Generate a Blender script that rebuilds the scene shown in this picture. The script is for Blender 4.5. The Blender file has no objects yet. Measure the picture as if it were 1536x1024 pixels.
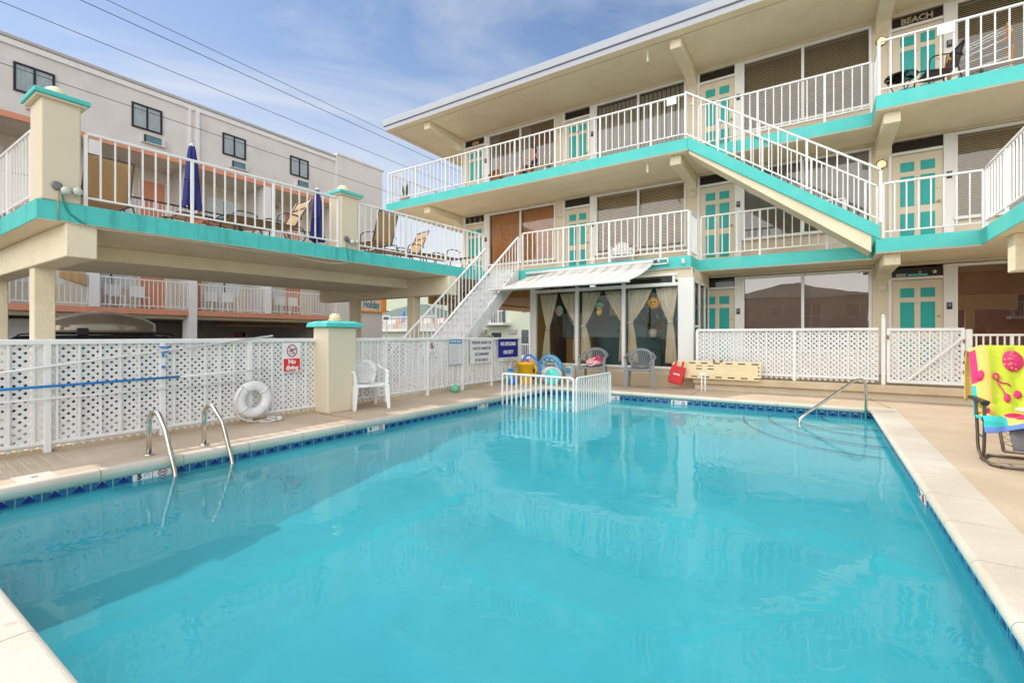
import bpy, math, random
from mathutils import Vector, Matrix, noise
random.seed(7)
R = math.radians
SC = bpy.context.scene
COL = SC.collection
WLOC = {}          # world location of translation-only parents
MATS = {}

# ------------------------------------------------------------------ materials
def nt(name):
    m = bpy.data.materials.new(name); m.use_nodes = True
    n = m.node_tree; n.nodes.clear()
    out = n.nodes.new('ShaderNodeOutputMaterial')
    return m, n, out
def N(n, t, **k):
    x = n.nodes.new(t)
    for a, b in k.items():
        if a in x.inputs: x.inputs[a].default_value = b
        else: setattr(x, a, b)
    return x
def mat(name, col, rough=.6, metal=0., var=.08, vs=3., bump=0., bs=60., stain=None, stain_amt=0., ss=1.2,
        spec=.5, emit=None, emit_s=0., det=6., streak=False, sheen=0., alpha=None):
    m, n, out = nt(name); L = n.links.new
    p = N(n, 'ShaderNodeBsdfPrincipled'); L(p.outputs[0], out.inputs[0])
    p.inputs['Roughness'].default_value = rough; p.inputs['Metallic'].default_value = metal
    p.inputs['Specular IOR Level'].default_value = spec
    c4 = (*col, 1)
    tc = N(n, 'ShaderNodeNewGeometry')
    src = tc.outputs['Position']
    nz = N(n, 'ShaderNodeTexNoise', Scale=vs, Detail=det, Roughness=.6); L(src, nz.inputs['Vector'])
    mr = N(n, 'ShaderNodeMapRange'); mr.inputs['From Min'].default_value = .3; mr.inputs['From Max'].default_value = .7
    mr.inputs['To Min'].default_value = 1 - var; mr.inputs['To Max'].default_value = 1 + var
    L(nz.outputs['Fac'], mr.inputs['Value'])
    mx = N(n, 'ShaderNodeMix', data_type='RGBA', blend_type='MULTIPLY'); mx.inputs[0].default_value = 1
    mx.inputs[6].default_value = c4; L(mr.outputs[0], mx.inputs[7])
    cur = mx.outputs[2]
    if stain:
        mp = N(n, 'ShaderNodeMapping'); L(src, mp.inputs['Vector'])
        if streak: mp.inputs['Scale'].default_value = (6, 6, .7)
        n2 = N(n, 'ShaderNodeTexNoise', Scale=ss, Detail=8., Roughness=.7); L(mp.outputs[0], n2.inputs['Vector'])
        r2 = N(n, 'ShaderNodeMapRange'); r2.inputs['From Min'].default_value = .5; r2.inputs['From Max'].default_value = .75
        r2.inputs['To Max'].default_value = stain_amt; L(n2.outputs['Fac'], r2.inputs['Value'])
        m2 = N(n, 'ShaderNodeMix', data_type='RGBA'); L(r2.outputs[0], m2.inputs[0]); L(cur, m2.inputs[6])
        m2.inputs[7].default_value = (*stain, 1); cur = m2.outputs[2]
    L(cur, p.inputs['Base Color'])
    if bump:
        nb = N(n, 'ShaderNodeTexNoise', Scale=bs, Detail=4.); L(src, nb.inputs['Vector'])
        b = N(n, 'ShaderNodeBump', Strength=bump, Distance=.02); L(nb.outputs['Fac'], b.inputs['Height']); L(b.outputs[0], p.inputs['Normal'])
    if emit:
        p.inputs['Emission Color'].default_value = (*emit, 1); p.inputs['Emission Strength'].default_value = emit_s
    MATS[name] = m
    return m

def stucco(name, col, rough_scale=9., b=.6):
    """troweled stucco: skip-trowel ridges"""
    m = mat(name, col, .85, var=.05, vs=1.6, stain=(col[0]*.72, col[1]*.66, col[2]*.55), stain_amt=.35, ss=1.1, spec=.25)
    n = m.node_tree; L = n.links.new
    p = [x for x in n.nodes if x.type == 'BSDF_PRINCIPLED'][0]
    g = [x for x in n.nodes if x.type == 'NEW_GEOMETRY'][0]
    v = N(n, 'ShaderNodeTexNoise', Scale=rough_scale, Detail=3., Distortion=1.4); L(g.outputs['Position'], v.inputs['Vector'])
    v2 = N(n, 'ShaderNodeTexNoise', Scale=120., Detail=2.); L(g.outputs['Position'], v2.inputs['Vector'])
    a = N(n, 'ShaderNodeMath', operation='MULTIPLY_ADD'); a.inputs[1].default_value = .25; L(v2.outputs['Fac'], a.inputs[0]); L(v.outputs['Fac'], a.inputs[2])
    bp = N(n, 'ShaderNodeBump', Strength=b, Distance=.03); L(a.outputs[0], bp.inputs['Height']); L(bp.outputs[0], p.inputs['Normal'])
    return m

CREAM = (.70, .62, .47)
mat('cream', CREAM, .8, var=.04, vs=1.5, bump=.12, bs=90, stain=(.48,.39,.27), stain_amt=.22, ss=1.5, spec=.3)
stucco('cream_stucco', (.63, .55, .42), 7., .45)
stucco('beam_stucco', (.82, .74, .55), 11., .55)
mat('soffit', (.84, .73, .53), .85, var=.05, vs=.8, stain=(.46,.37,.24), stain_amt=.3, ss=.7, spec=.2)
mat('turq', (.085, .545, .505), .55, var=.06, vs=2.5, bump=.1, bs=70, stain=(.20,.60,.57), stain_amt=.45, ss=1.6, spec=.35)
mat('turq_worn', (.085, .545, .505), .6, var=.08, vs=2.5, bump=.15, bs=70, stain=(.03,.20,.19), stain_amt=.75, ss=1.0, streak=True, spec=.3)
mat('turq_door', (.008, .36, .33), .45, var=.04, vs=4)
mat('door_cream', (.66, .575, .43), .5, var=.03, vs=3)
mat('white', (.80, .80, .79), .4, var=.035, vs=5, bump=.03, bs=50, stain=(.62,.58,.52), stain_amt=.22, ss=3)
mat('white_trim', (.78, .775, .74), .5, var=.03, vs=3, stain=(.62,.58,.50), stain_amt=.2, ss=2)
mat('white_lattice', (.76, .76, .75), .5, var=.05, vs=6, stain=(.55,.50,.43), stain_amt=.35, ss=2.5)
mat('white_plastic', (.82, .82, .80), .35, var=.02, vs=5)
mat('grey_plastic', (.215, .222, .225), .45, var=.05, vs=8)
mat('fascia', (.40, .43, .48), .4, var=.03, vs=2, metal=.0, stain=(.5,.5,.5), stain_amt=.2)
mat('fascia_line', (.12, .12, .13), .6)
mat('steps_white', (.72, .72, .71), .6, var=.06, vs=4, bump=.1, bs=30, stain=(.36,.35,.34), stain_amt=.75, ss=3.5)
mat('driftwood', (.40, .33, .22), .8, var=.2, vs=30)
mat('deck_floor', (.48, .44, .38), .8, var=.08, vs=2)
mat('chrome', (.62, .58, .52), .22, metal=1., var=.15, vs=9, stain=(.35,.27,.17), stain_amt=.4, ss=5)
mat('black', (.012, .012, .014), .4, var=.1)
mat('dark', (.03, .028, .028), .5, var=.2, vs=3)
mat('transom_dark', (.012, .009, .008), .25, var=.2)
mat('bulb', (.9, .7, .45), .3, emit=(1, .58, .22), emit_s=1.0)
mat('lamp_glass', (.72, .66, .52), .25, var=.1, vs=30)
mat('lamp_dome', (.85, .72, .45), .35, var=.12, vs=14)
mat('brass', (.5, .38, .16), .4, metal=.8)
mat('navy', (.012, .02, .18), .6, var=.25, vs=12, bump=.3, bs=18)
mat('sign_blue', (.012, .018, .24), .4)
mat('sign_red', (.72, .02, .02), .4)
mat('sign_white', (.80, .80, .80), .4, var=.02)
mat('sign_grey', (.70, .71, .70), .5, var=.03)
mat('ink', (.02, .03, .12), .5)
mat('ink_grey', (.35, .38, .42), .5)
mat('sign_teal', (.02, .22, .45), .4)
mat('red', (.60, .012, .018), .45, var=.08, vs=15, bump=.1, bs=25)
mat('red_stripe', (.75, .08, .13), .8, var=.1, vs=20)
mat('yellow', (.80, .46, .012), .4, var=.05, vs=6)
mat('board', (.76, .63, .38), .45, var=.05, vs=5, stain=(.66,.47,.2), stain_amt=.3)
mat('magenta', (.75, .02, .22), .5)
mat('sky_ring', (.10, .42, .66), .3, var=.15, vs=7)
mat('light_blue_ring', (.35, .68, .80), .3, var=.2, vs=9)
mat('lilac', (.42, .30, .62), .4)
mat('ball_white', (.84, .84, .84), .3)
mat('teal_toy', (.10, .60, .55), .4, var=.1, vs=20)
mat('blue_noodle', (.02, .20, .62), .5)
mat('pole_blue', (.01, .22, .60), .3)
mat('green_ball', (.12, .50, .32), .5)
mat('rope_white', (.7, .69, .66), .8, var=.1, vs=30, bump=.4, bs=200)
mat('sling', (.42, .27, .12), .75, var=.08, vs=30, bump=.2, bs=400)
mat('bronze', (.11, .085, .065), .4, metal=.3)
mat('leaf', (.07, .14, .04), .6, var=.4, vs=8)
mat('skin', (.55, .30, .20), .55, var=.03)
mat('hair', (.03, .018, .012), .5)
mat('dress', (.015, .03, .12), .8)
mat('adirondack', (.42, .17, .05), .55, var=.2, vs=8)
mat('cooler', (.05, .05, .06), .4)
mat('curtain', (.84, .73, .57), .85, var=.06, vs=4)
mat('asphalt', (.09, .088, .085), .9, var=.2, vs=2, bump=.3, bs=120)
mat('pale_pave', (.27, .25, .22), .9, var=.1, vs=1.3, bump=.1, bs=60)
mat('n_wall', (.66, .63, .60), .9, var=.05, vs=1.2, bump=.3, bs=14, stain=(.42,.37,.33), stain_amt=.35, ss=.9, spec=.2)
mat('n_wall2', (.66, .63, .60), .9, var=.04, vs=1.2, stain=(.5,.46,.43), stain_amt=.25, ss=.8, spec=.2)
mat('n_orange', (.66, .28, .17), .8, var=.06, vs=2, stain=(.5,.2,.12), stain_amt=.3)
mat('n_inner', (.68, .62, .52), .9, var=.05)
mat('n_white', (.74, .73, .72), .6, var=.04, vs=3)
mat('n_gutter', (.42, .40, .38), .5, var=.1)
mat('n_ac', (.10, .22, .27), .5, var=.2, vs=8)
mat('green_wall', (.60, .65, .52), .8, var=.05)
mat('green_wall2', (.52, .57, .45), .8, var=.05)
mat('tile_roof', (.10, .14, .13), .8, var=.2, vs=6)
mat('window_dark', (.05, .07, .075), .12, var=.3, vs=2)
mat('drape_pale', (.66, .73, .76), .7, var=.1, vs=6)
mat('sign_cream', (.72, .60, .48), .6)
mat('sign_orange', (.80, .30, .03), .5, var=.1)
mat('h_letter', (.01, .17, .27), .5)
mat('car_black', (.02, .021, .024), .15, spec=.6)
mat('car_silver', (.35, .35, .36), .25, metal=.6)
mat('car_white', (.7, .7, .7), .25)
mat('roofbox', (.34, .29, .24), .08, metal=.35, spec=.8)
mat('rubber', (.02, .02, .02), .8)
mat('umb_white', (.7, .7, .68), .8)
mat('cable', (.015, .015, .015), .7)
mat('conduit', (.45, .40, .30), .7)
mat('green_conduit', (.02, .28, .24), .6)
mat('flood_grey', (.20, .21, .23), .5, metal=.3)
mat('flood_glass', (.62, .65, .55), .2)
mat('wood', (.45, .24, .08), .6, var=.15, vs=10)
mat('lounge_sling', (.13, .13, .135), .9, var=.6, vs=220, det=2, bump=.3, bs=300)
mat('towel_green', (.58, .70, .055), .95, var=.06, vs=30, bump=.5, bs=260)
mat('towel_yellow', (.85, .60, .16), .95, var=.06, vs=30, bump=.5, bs=260)
mat('towel_teal', (.05, .58, .58), .95, var=.06, vs=30, bump=.5, bs=260)
mat('towel_blue', (.14, .26, .68), .95, var=.06, vs=30, bump=.5, bs=260)
mat('towel_pink', (.80, .05, .20), .95, var=.08, vs=30, bump=.5, bs=260)
mat('tube_blue', (.01, .09, .42), .35)
mat('tube_clear', (.75, .74, .66), .2)
mat('awning', (.66, .635, .585), .85, var=.03, vs=3, stain=(.6,.55,.46), stain_amt=.3, ss=2)
mat('awning_stripe', (.36, .37, .32), .85, var=.1)
mat('grout', (.60, .62, .55), .8)
mat('tile_navy', (.006, .012, .20), .15, var=.2, vs=40)
mat('tile_cream', (.62, .62, .50), .3)
mat('marker_red', (.45, .05, .06), .4)
mat('siding_brown', (.40, .30, .23), .8)
mat('room_teal', (.12, .22, .22), .7, var=.15, vs=2)
mat('room_brown', (.20, .12, .05), .6, var=.2, vs=3)
mat('room_orange', (.66, .40, .13), .6, var=.1, vs=3)
mat('mirror_brown', (.20, .15, .12), .3)
mat('wood_rack', (.62, .30, .10), .5)
mat('rust', (.30, .14, .05), .8)

def stripes_mat(name, c1, c2, axis, scale, rough=.7, metal=0., dist=0.):
    """real woven/slatted stripes in object space (blinds, towels)"""
    m, n, out = nt(name); L = n.links.new
    p = N(n, 'ShaderNodeBsdfPrincipled', Roughness=rough); L(p.outputs[0], out.inputs[0])
    g = N(n, 'ShaderNodeNewGeometry'); s = N(n, 'ShaderNodeSeparateXYZ'); L(g.outputs['Position'], s.inputs[0])
    nz = N(n, 'ShaderNodeTexNoise', Scale=6.); L(g.outputs['Position'], nz.inputs['Vector'])
    a = N(n, 'ShaderNodeMath', operation='MULTIPLY_ADD'); L(nz.outputs['Fac'], a.inputs[0]); a.inputs[1].default_value = dist; L(s.outputs[axis], a.inputs[2])
    b = N(n, 'ShaderNodeMath', operation='MULTIPLY'); L(a.outputs[0], b.inputs[0]); b.inputs[1].default_value = scale
    c = N(n, 'ShaderNodeMath', operation='SINE'); L(b.outputs[0], c.inputs[0])
    r = N(n, 'ShaderNodeMapRange'); r.inputs['From Min'].default_value = -.6; r.inputs['From Max'].default_value = .6; L(c.outputs[0], r.inputs['Value'])
    mx = N(n, 'ShaderNodeMix', data_type='RGBA'); L(r.outputs[0], mx.inputs[0]); mx.inputs[6].default_value = (*c1, 1); mx.inputs[7].default_value = (*c2, 1)
    L(mx.outputs[2], p.inputs['Base Color'])
    MATS[name] = m
stripes_mat('bag_stripe', (.78,.06,.12), (.80,.66,.64), 2, 150., .8, dist=.04)

def glass_mat(name, tint=(.9, .93, .92), ior=1.75, rough=0., bump=.0, solar=None):
    """window pane: what is behind it plus a Fresnel reflection"""
    m, n, out = nt(name); L = n.links.new
    t = N(n, 'ShaderNodeBsdfTransparent'); t.inputs[0].default_value = (*tint, 1)
    g = N(n, 'ShaderNodeBsdfGlossy', Roughness=rough)
    f = N(n, 'ShaderNodeFresnel', IOR=ior)
    mx = N(n, 'ShaderNodeMixShader'); L(f.outputs[0], mx.inputs[0]); L(t.outputs[0], mx.inputs[1]); L(g.outputs[0], mx.inputs[2])
    L(mx.outputs[0], out.inputs[0])
    if bump:
        ge = N(n, 'ShaderNodeNewGeometry')
        nb = N(n, 'ShaderNodeTexNoise', Scale=.9, Detail=1.); L(ge.outputs['Position'], nb.inputs['Vector'])
        b = N(n, 'ShaderNodeBump', Strength=bump, Distance=.05); L(nb.outputs['Fac'], b.inputs['Height']); L(b.outputs[0], g.inputs['Normal'])
    MATS[name] = m
glass_mat('pane', ior=1.9, bump=.08)
glass_mat('pane_room', (.92, .95, .94), ior=1.38, bump=.05)
glass_mat('pane_film', (.97, .95, .93), ior=2.6, bump=.06)
glass_mat('pane_far', (.9, .92, .92), ior=1.45)

def concrete(name, col, crack=True, sc=.55, swirl=True):
    m, n, out = nt(name); L = n.links.new
    p = N(n, 'ShaderNodeBsdfPrincipled', Roughness=.8); L(p.outputs[0], out.inputs[0]); p.inputs['Specular IOR Level'].default_value = .3
    g = N(n, 'ShaderNodeNewGeometry')
    mp = N(n, 'ShaderNodeMapping'); mp.inputs['Scale'].default_value = (.9, 1.1, 1); L(g.outputs['Position'], mp.inputs['Vector'])
    a = N(n, 'ShaderNodeTexNoise', Scale=.9, Detail=9., Roughness=.6, Distortion=.5); L(mp.outputs[0], a.inputs['Vector'])
    cr = N(n, 'ShaderNodeValToRGB'); L(a.outputs['Fac'], cr.inputs[0])
    e = cr.color_ramp.elements
    e[0].position = .32; e[0].color = (col[0]*.82, col[1]*.79, col[2]*.74, 1)
    e[1].position = .66; e[1].color = (col[0]*1.06, col[1]*1.06, col[2]*1.07, 1)
    f = N(n, 'ShaderNodeTexNoise', Scale=140., Detail=2.); L(g.outputs['Position'], f.inputs['Vector'])
    mx = N(n, 'ShaderNodeMix', data_type='RGBA', blend_type='OVERLAY'); mx.inputs[0].default_value = .25
    L(cr.outputs[0], mx.inputs[6]); L(f.outputs['Fac'], mx.inputs[7])
    # small rust/dirt spots
    sp = N(n, 'ShaderNodeTexNoise', Scale=5., Detail=3.); L(g.outputs['Position'], sp.inputs['Vector'])
    sr = N(n, 'ShaderNodeMapRange'); sr.inputs['From Min'].default_value = .70; sr.inputs['From Max'].default_value = .76; L(sp.outputs['Fac'], sr.inputs['Value']); sr.inputs['To Max'].default_value = .35
    m3 = N(n, 'ShaderNodeMix', data_type='RGBA'); L(sr.outputs[0], m3.inputs[0]); L(mx.outputs[2], m3.inputs[6]); m3.inputs[7].default_value = (.30, .20, .11, 1)
    L(m3.outputs[2], p.inputs['Base Color'])
    b = N(n, 'ShaderNodeBump', Strength=.12, Distance=.01); L(f.outputs['Fac'], b.inputs['Height']); L(b.outputs[0], p.inputs['Normal'])
    MATS[name] = m
concrete('pool_deck_mat', (.56, .455, .345))
concrete('coping_mat', (.60, .56, .49))
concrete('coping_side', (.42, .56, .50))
concrete('terrace_mat', (.58, .47, .33))

# ------------------------------------------------------------------ mesh builder
class MB:
    def __init__(s): s.v = []; s.f = []; s.m = []; s.ms = []; s.cur = 0; s.sm = []
    def use(s, name):
        if name not in s.ms: s.ms.append(name)
        s.cur = s.ms.index(name); return s
    def add(s, vs, fs, smooth=False):
        k = len(s.v); s.v += [Vector(a) for a in vs]
        for f in fs: s.f.append([k+i for i in f]); s.m.append(s.cur); s.sm.append(smooth)
        return s
    def box(s, x0, x1, y0, y1, z0, z1, M=None):
        x0, x1 = sorted((x0, x1)); y0, y1 = sorted((y0, y1)); z0, z1 = sorted((z0, z1))
        vs = [Vector((x, y, z)) for z in (z0, z1) for x, y in ((x0,y0),(x1,y0),(x1,y1),(x0,y1))]
        if M: vs = [M @ a for a in vs]
        return s.add(vs, [(3,2,1,0),(4,5,6,7),(0,1,5,4),(1,2,6,5),(2,3,7,6),(3,0,4,7)])
    def bar(s, a, b, w, h=None, up=(0,0,1)):
        """rectangular bar from a to b, w wide, h tall"""
        h = h or w; a = Vector(a); b = Vector(b); d = (b-a); L = d.length; d.normalize()
        u = Vector(up)
        if abs(d.dot(u)) > .98: u = Vector((1,0,0))
        x = d.cross(u).normalized(); z = x.cross(d).normalized()
        M = Matrix((x, d, z)).transposed().to_4x4(); M.translation = a
        return s.box(-w/2, w/2, 0, L, -h/2, h/2, M)
    def tube(s, pts, r, n=8, cap=True, closed=False):
        pts = [Vector(p) for p in pts]; rr = r if isinstance(r, (list, tuple)) else [r]*len(pts)
        k = len(s.v); m = len(pts); px = None
        for i, p in enumerate(pts):
            if closed: d = pts[(i+1) % m]-pts[i-1]
            else: d = pts[min(i+1, m-1)]-pts[max(i-1, 0)]
            d.normalize()
            if px is None:
                px = d.cross(Vector((0,0,1)))
                if px.length < .05: px = d.cross(Vector((1,0,0)))
            px = (px - d*px.dot(d)).normalized(); py = d.cross(px)
            for j in range(n):
                t = 2*math.pi*j/n; s.v.append(p + (px*math.cos(t)+py*math.sin(t))*rr[i])
        for i in range(m if closed else m-1):
            for j in range(n):
                i2 = (i+1) % m
                s.f.append([k+i*n+j, k+i*n+(j+1) % n, k+i2*n+(j+1) % n, k+i2*n+j]); s.m.append(s.cur); s.sm.append(True)
        if cap and not closed:
            s.f.append([k+j for j in range(n)][::-1]); s.m.append(s.cur); s.sm.append(False)
            s.f.append([k+(m-1)*n+j for j in range(n)]); s.m.append(s.cur); s.sm.append(False)
        return s
    def lathe(s, prof, c=(0,0,0), n=20, M=None, sx=1, sy=1):
        c = Vector(c); k = len(s.v)
        for r, z in prof:
            for j in range(n):
                t = 2*math.pi*j/n; p = Vector((r*math.cos(t)*sx, r*math.sin(t)*sy, z))
                s.v.append((M @ p if M else p)+c)
        for i in range(len(prof)-1):
            for j in range(n):
                s.f.append([k+i*n+j, k+i*n+(j+1) % n, k+(i+1)*n+(j+1) % n, k+(i+1)*n+j]); s.m.append(s.cur); s.sm.append(True)
        for i, rev in ((0, True), (len(prof)-1, False)):
            if prof[i][0] > 1e-4:
                q = [k+i*n+j for j in range(n)]
                s.f.append(q[::-1] if rev else q); s.m.append(s.cur); s.sm.append(False)
        return s
    def ball(s, c, r, n=16, sx=1, sy=1, sz=1, M=None):
        pr = [(r*math.sin(math.pi*i/n*1.0), -r*math.cos(math.pi*i/n)*sz) for i in range(n+1)]
        pr[0] = (1e-5, pr[0][1]); pr[-1] = (1e-5, pr[-1][1])
        return s.lathe(pr, c, n, M, sx, sy)
    def prism(s, poly, z0, z1, top=None, side=None, bot=None, M=None):
        n = len(poly); vs = [Vector((x, y, z0)) for x, y in poly]+[Vector((x, y, z1)) for x, y in poly]
        if M: vs = [M @ a for a in vs]
        k = len(s.v); s.v += vs
        def f(ix, mt):
            if mt: s.use(mt)
            s.f.append([k+i for i in ix]); s.m.append(s.cur); s.sm.append(False)
        f(list(range(n))[::-1], bot); f([n+i for i in range(n)], top)
        for i in range(n): f((i, (i+1) % n, n+(i+1) % n, n+i), side)
        return s
    def grid(s, fn, nu, nv, smooth=True, matfn=None):
        k = len(s.v)
        for i in range(nu+1):
            for j in range(nv+1): s.v.append(Vector(fn(i/nu, j/nv)))
        for i in range(nu):
            for j in range(nv):
                if matfn: s.use(matfn((i+.5)/nu, (j+.5)/nv))
                a = k+i*(nv+1)+j
                s.f.append([a, a+nv+1, a+nv+2, a+1]); s.m.append(s.cur); s.sm.append(smooth)
        return s
    def build(s, name, parent=None, local=False, bevel=0, solid=0, subsurf=0, seg=1):
        me = bpy.data.meshes.new(name)
        off = Vector((0,0,0)) if (local or parent is None) else WLOC.get(parent, Vector((0,0,0)))
        me.from_pydata([tuple(a-off) for a in s.v], [], s.f)
        for m in (s.ms or ['white']): me.materials.append(MATS[m])
        for p, mi, sm in zip(me.polygons, s.m, s.sm): p.material_index = mi; p.use_smooth = sm
        me.validate(); me.update()
        o = bpy.data.objects.new(name, me); COL.objects.link(o)
        if parent: o.parent = parent
        WLOC[o] = off
        if solid:
            q = o.modifiers.new('s', 'SOLIDIFY'); q.thickness = solid; q.offset = 0
        if bevel:
            q = o.modifiers.new('b', 'BEVEL'); q.width = bevel; q.segments = seg; q.limit_method = 'ANGLE'
        if subsurf:
            q = o.modifiers.new('u', 'SUBSURF'); q.levels = subsurf; q.render_levels = subsurf
        return o

def thing(name, label, cat, loc=(0,0,0), rz=0, group=None, rot=None):
    o = bpy.data.objects.new(name, None); COL.objects.link(o); o.location = loc
    o.rotation_euler = rot or (0, 0, rz); o.empty_display_size = .1
    o['label'] = label; o['category'] = cat
    if group: o['group'] = group
    WLOC[o] = Vector(loc); return o
def tag(o, label, cat, group=None, kind=None):
    o['label'] = label; o['category'] = cat
    if group: o['group'] = group
    if kind: o['kind'] = kind
    return o
def struct(o, label=None):
    o['kind'] = 'structure'
    if label: o['label'] = label
    return o
def sub(name, parent):
    o = bpy.data.objects.new(name, None); COL.objects.link(o); o.parent = parent; WLOC[o] = WLOC[parent]; return o
def dup(root, loc, rz=None, label=None):
    def rec(o, par):
        c = o.copy(); COL.objects.link(c)
        if par: c.parent = par
        for ch in [x for x in bpy.data.objects if x.parent == o]: rec(ch, c)
        return c
    r = rec(root, None); r.location = loc
    if rz is not None: r.rotation_euler.z = rz
    if label: r['label'] = label
    return r

def text(s, size, mname, M, name='lettering', parent=None, bold=.0, ext=.002, align='CENTER', sx=1.):
    cu = bpy.data.curves.new('t', 'FONT'); cu.body = s; cu.size = size; cu.extrude = ext; cu.offset = bold
    cu.align_x = align; cu.align_y = 'CENTER'; cu.resolution_u = 3
    o = bpy.data.objects.new('t', cu); COL.objects.link(o); bpy.context.view_layer.update()
    dg = bpy.context.evaluated_depsgraph_get()
    me = bpy.data.meshes.new_from_object(o.evaluated_get(dg)); bpy.data.objects.remove(o)
    off = WLOC.get(parent, Vector()) if parent else Vector()
    me.transform(Matrix.Translation(-off) @ M @ Matrix.Diagonal((sx, 1, 1, 1)))
    me.materials.clear(); me.materials.append(MATS[mname]); me.name = name
    q = bpy.data.objects.new(name, me); COL.objects.link(q)
    if parent: q.parent = parent
    WLOC[q] = off
    return q
def facing(dirn, loc):
    """matrix that puts text upright at loc facing dirn ('-Y' or '+X')"""
    if dirn == '-Y': r = Matrix.Rotation(R(90), 4, 'X')
    elif dirn == '+X': r = Matrix.Rotation(R(90), 4, 'Z') @ Matrix.Rotation(R(90), 4, 'X')
    return Matrix.Translation(loc) @ r

def arc(c, r, a0, a1, n, plane='XY'):
    o = []
    for i in range(n+1):
        t = a0+(a1-a0)*i/n; p, q = r*math.cos(t), r*math.sin(t)
        o.append(Vector(c)+(Vector((p, q, 0)) if plane == 'XY' else Vector((p, 0, q)) if plane == 'XZ' else Vector((0, p, q))))
    return o
def bez(pts, n=10):
    """Catmull-Rom through pts"""
    P = [Vector(p) for p in pts]; P = [P[0]]+P+[P[-1]]; o = []
    for i in range(1, len(P)-2):
        for k in range(n):
            t = k/n; a, b, c, d = P[i-1:i+3]
            o.append(.5*((2*b)+(c-a)*t+(2*a-5*b+4*c-d)*t*t+(3*b-a-3*c+d)*t**3))
    o.append(P[-2]); return o

BAL = {}
def railing(par, p0, p1, h=1.06, sp=.163, every=8, base=.11, name='railing', ends=True, mname='white', group=True, post0=0., bal=.021, under=0.0):
    """post-and-baluster rail from p0 to p1 (feet)"""
    r = sub(name, par) if group else par
    p0 = Vector(p0); p1 = Vector(p1); d = p1-p0; L = Vector((d.x, d.y, 0)).length; n = max(1, round(L/sp))
    slope = math.atan2(d.z, L); up = Vector((0, 0, 1))
    MB().use(mname).bar(p0+up*(h-.02), p1+up*(h-.02), .05, .038).build('top_rail', r, bevel=.006)
    MB().use(mname).bar(p0+up*(base+.015), p1+up*(base+.015), .032, .028).build('bottom_rail', r, bevel=.004)
    bh = h-.038-base-.028
    kb = ('b', round(bh, 3), mname); kp = ('p', round(h, 3), mname)
    for i in range(n+1):
        q = p0+d*(i/n); post = (i % every == 0) or (ends and i == n)
        if post and not ends and i in (0, n): continue
        if post:
            if kp not in BAL:
                o = MB().use(mname).box(-.022, .022, -.022, .022, -under, h-.04).build('post', None, bevel=.003); BAL[kp] = o
            else: o = BAL[kp].copy(); COL.objects.link(o)
            o.name = 'post'; o.location = q-WLOC[r]
        else:
            if kb not in BAL:
                o = MB().use(mname).box(-bal/2, bal/2, -bal/2, bal/2, 0, bh).build('baluster', None); BAL[kb] = o
            else: o = BAL[kb].copy(); COL.objects.link(o)
            o.name = 'baluster'; o.location = q+up*(base+.028)-WLOC[r]
        o.rotation_euler.z = math.atan2(d.y, d.x); o.parent = r
    return r

def lattice(par, a, b, z0, z1, name='lattice_panel', pitch=.080, w=.032, strip=.163, off=.03, nrm=None, mname='white_lattice', battens=True):
    """diagonal lattice sheet between ground points a and b"""
    a = Vector((*a, 0)); b = Vector((*b, 0)); d = (b-a); L = d.length; d.normalize()
    nr = Vector((d.y, -d.x, 0)) if nrm is None else Vector(nrm)
    m = MB().use(mname); H = z1-z0; c = math.sqrt(2)
    for k, sgn in ((0, 1), (1, -1)):
        t = -H if sgn > 0 else 0
        t0 = t
        while t < L+H:
            # line: s = t + sgn*h ; clip to 0..L , 0..H
            if sgn > 0: h0 = max(0, -t); h1 = min(H, L-t)
            else: h0 = max(0, t-L); h1 = min(H, t)
            if h1-h0 > .02:
                P0 = a+d*(t+sgn*h0)+Vector((0, 0, z0+h0))+nr*(k*.007); P1 = a+d*(t+sgn*h1)+Vector((0, 0, z0+h1))+nr*(k*.007)
                ax = (P1-P0).normalized(); px = nr.cross(ax).normalized()*w/2; n2 = nr*.003
                m.add([P0-px-n2, P1-px-n2, P1+px-n2, P0+px-n2, P0-px+n2, P1-px+n2, P1+px+n2, P0+px+n2],
                      [(0,1,2,3), (7,6,5,4), (0,4,5,1), (2,6,7,3), (1,5,6,2), (0,3,7,4)])
            t += pitch
    return m.build(name, par)
EXPO = .77; SUNS = 1.7; SKYS = .08; CLOUD = 6.2; CLOUD_FILL = 21.; WAVE = .0035
mat('pool_shell', (.055, .46, .555), .6, var=.08, vs=.9, stain=(.13,.55,.62), stain_amt=.5, ss=.8, spec=.1)
mat('tile_blue', (.014, .13, .28), .12, var=.3, vs=30)
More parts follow.
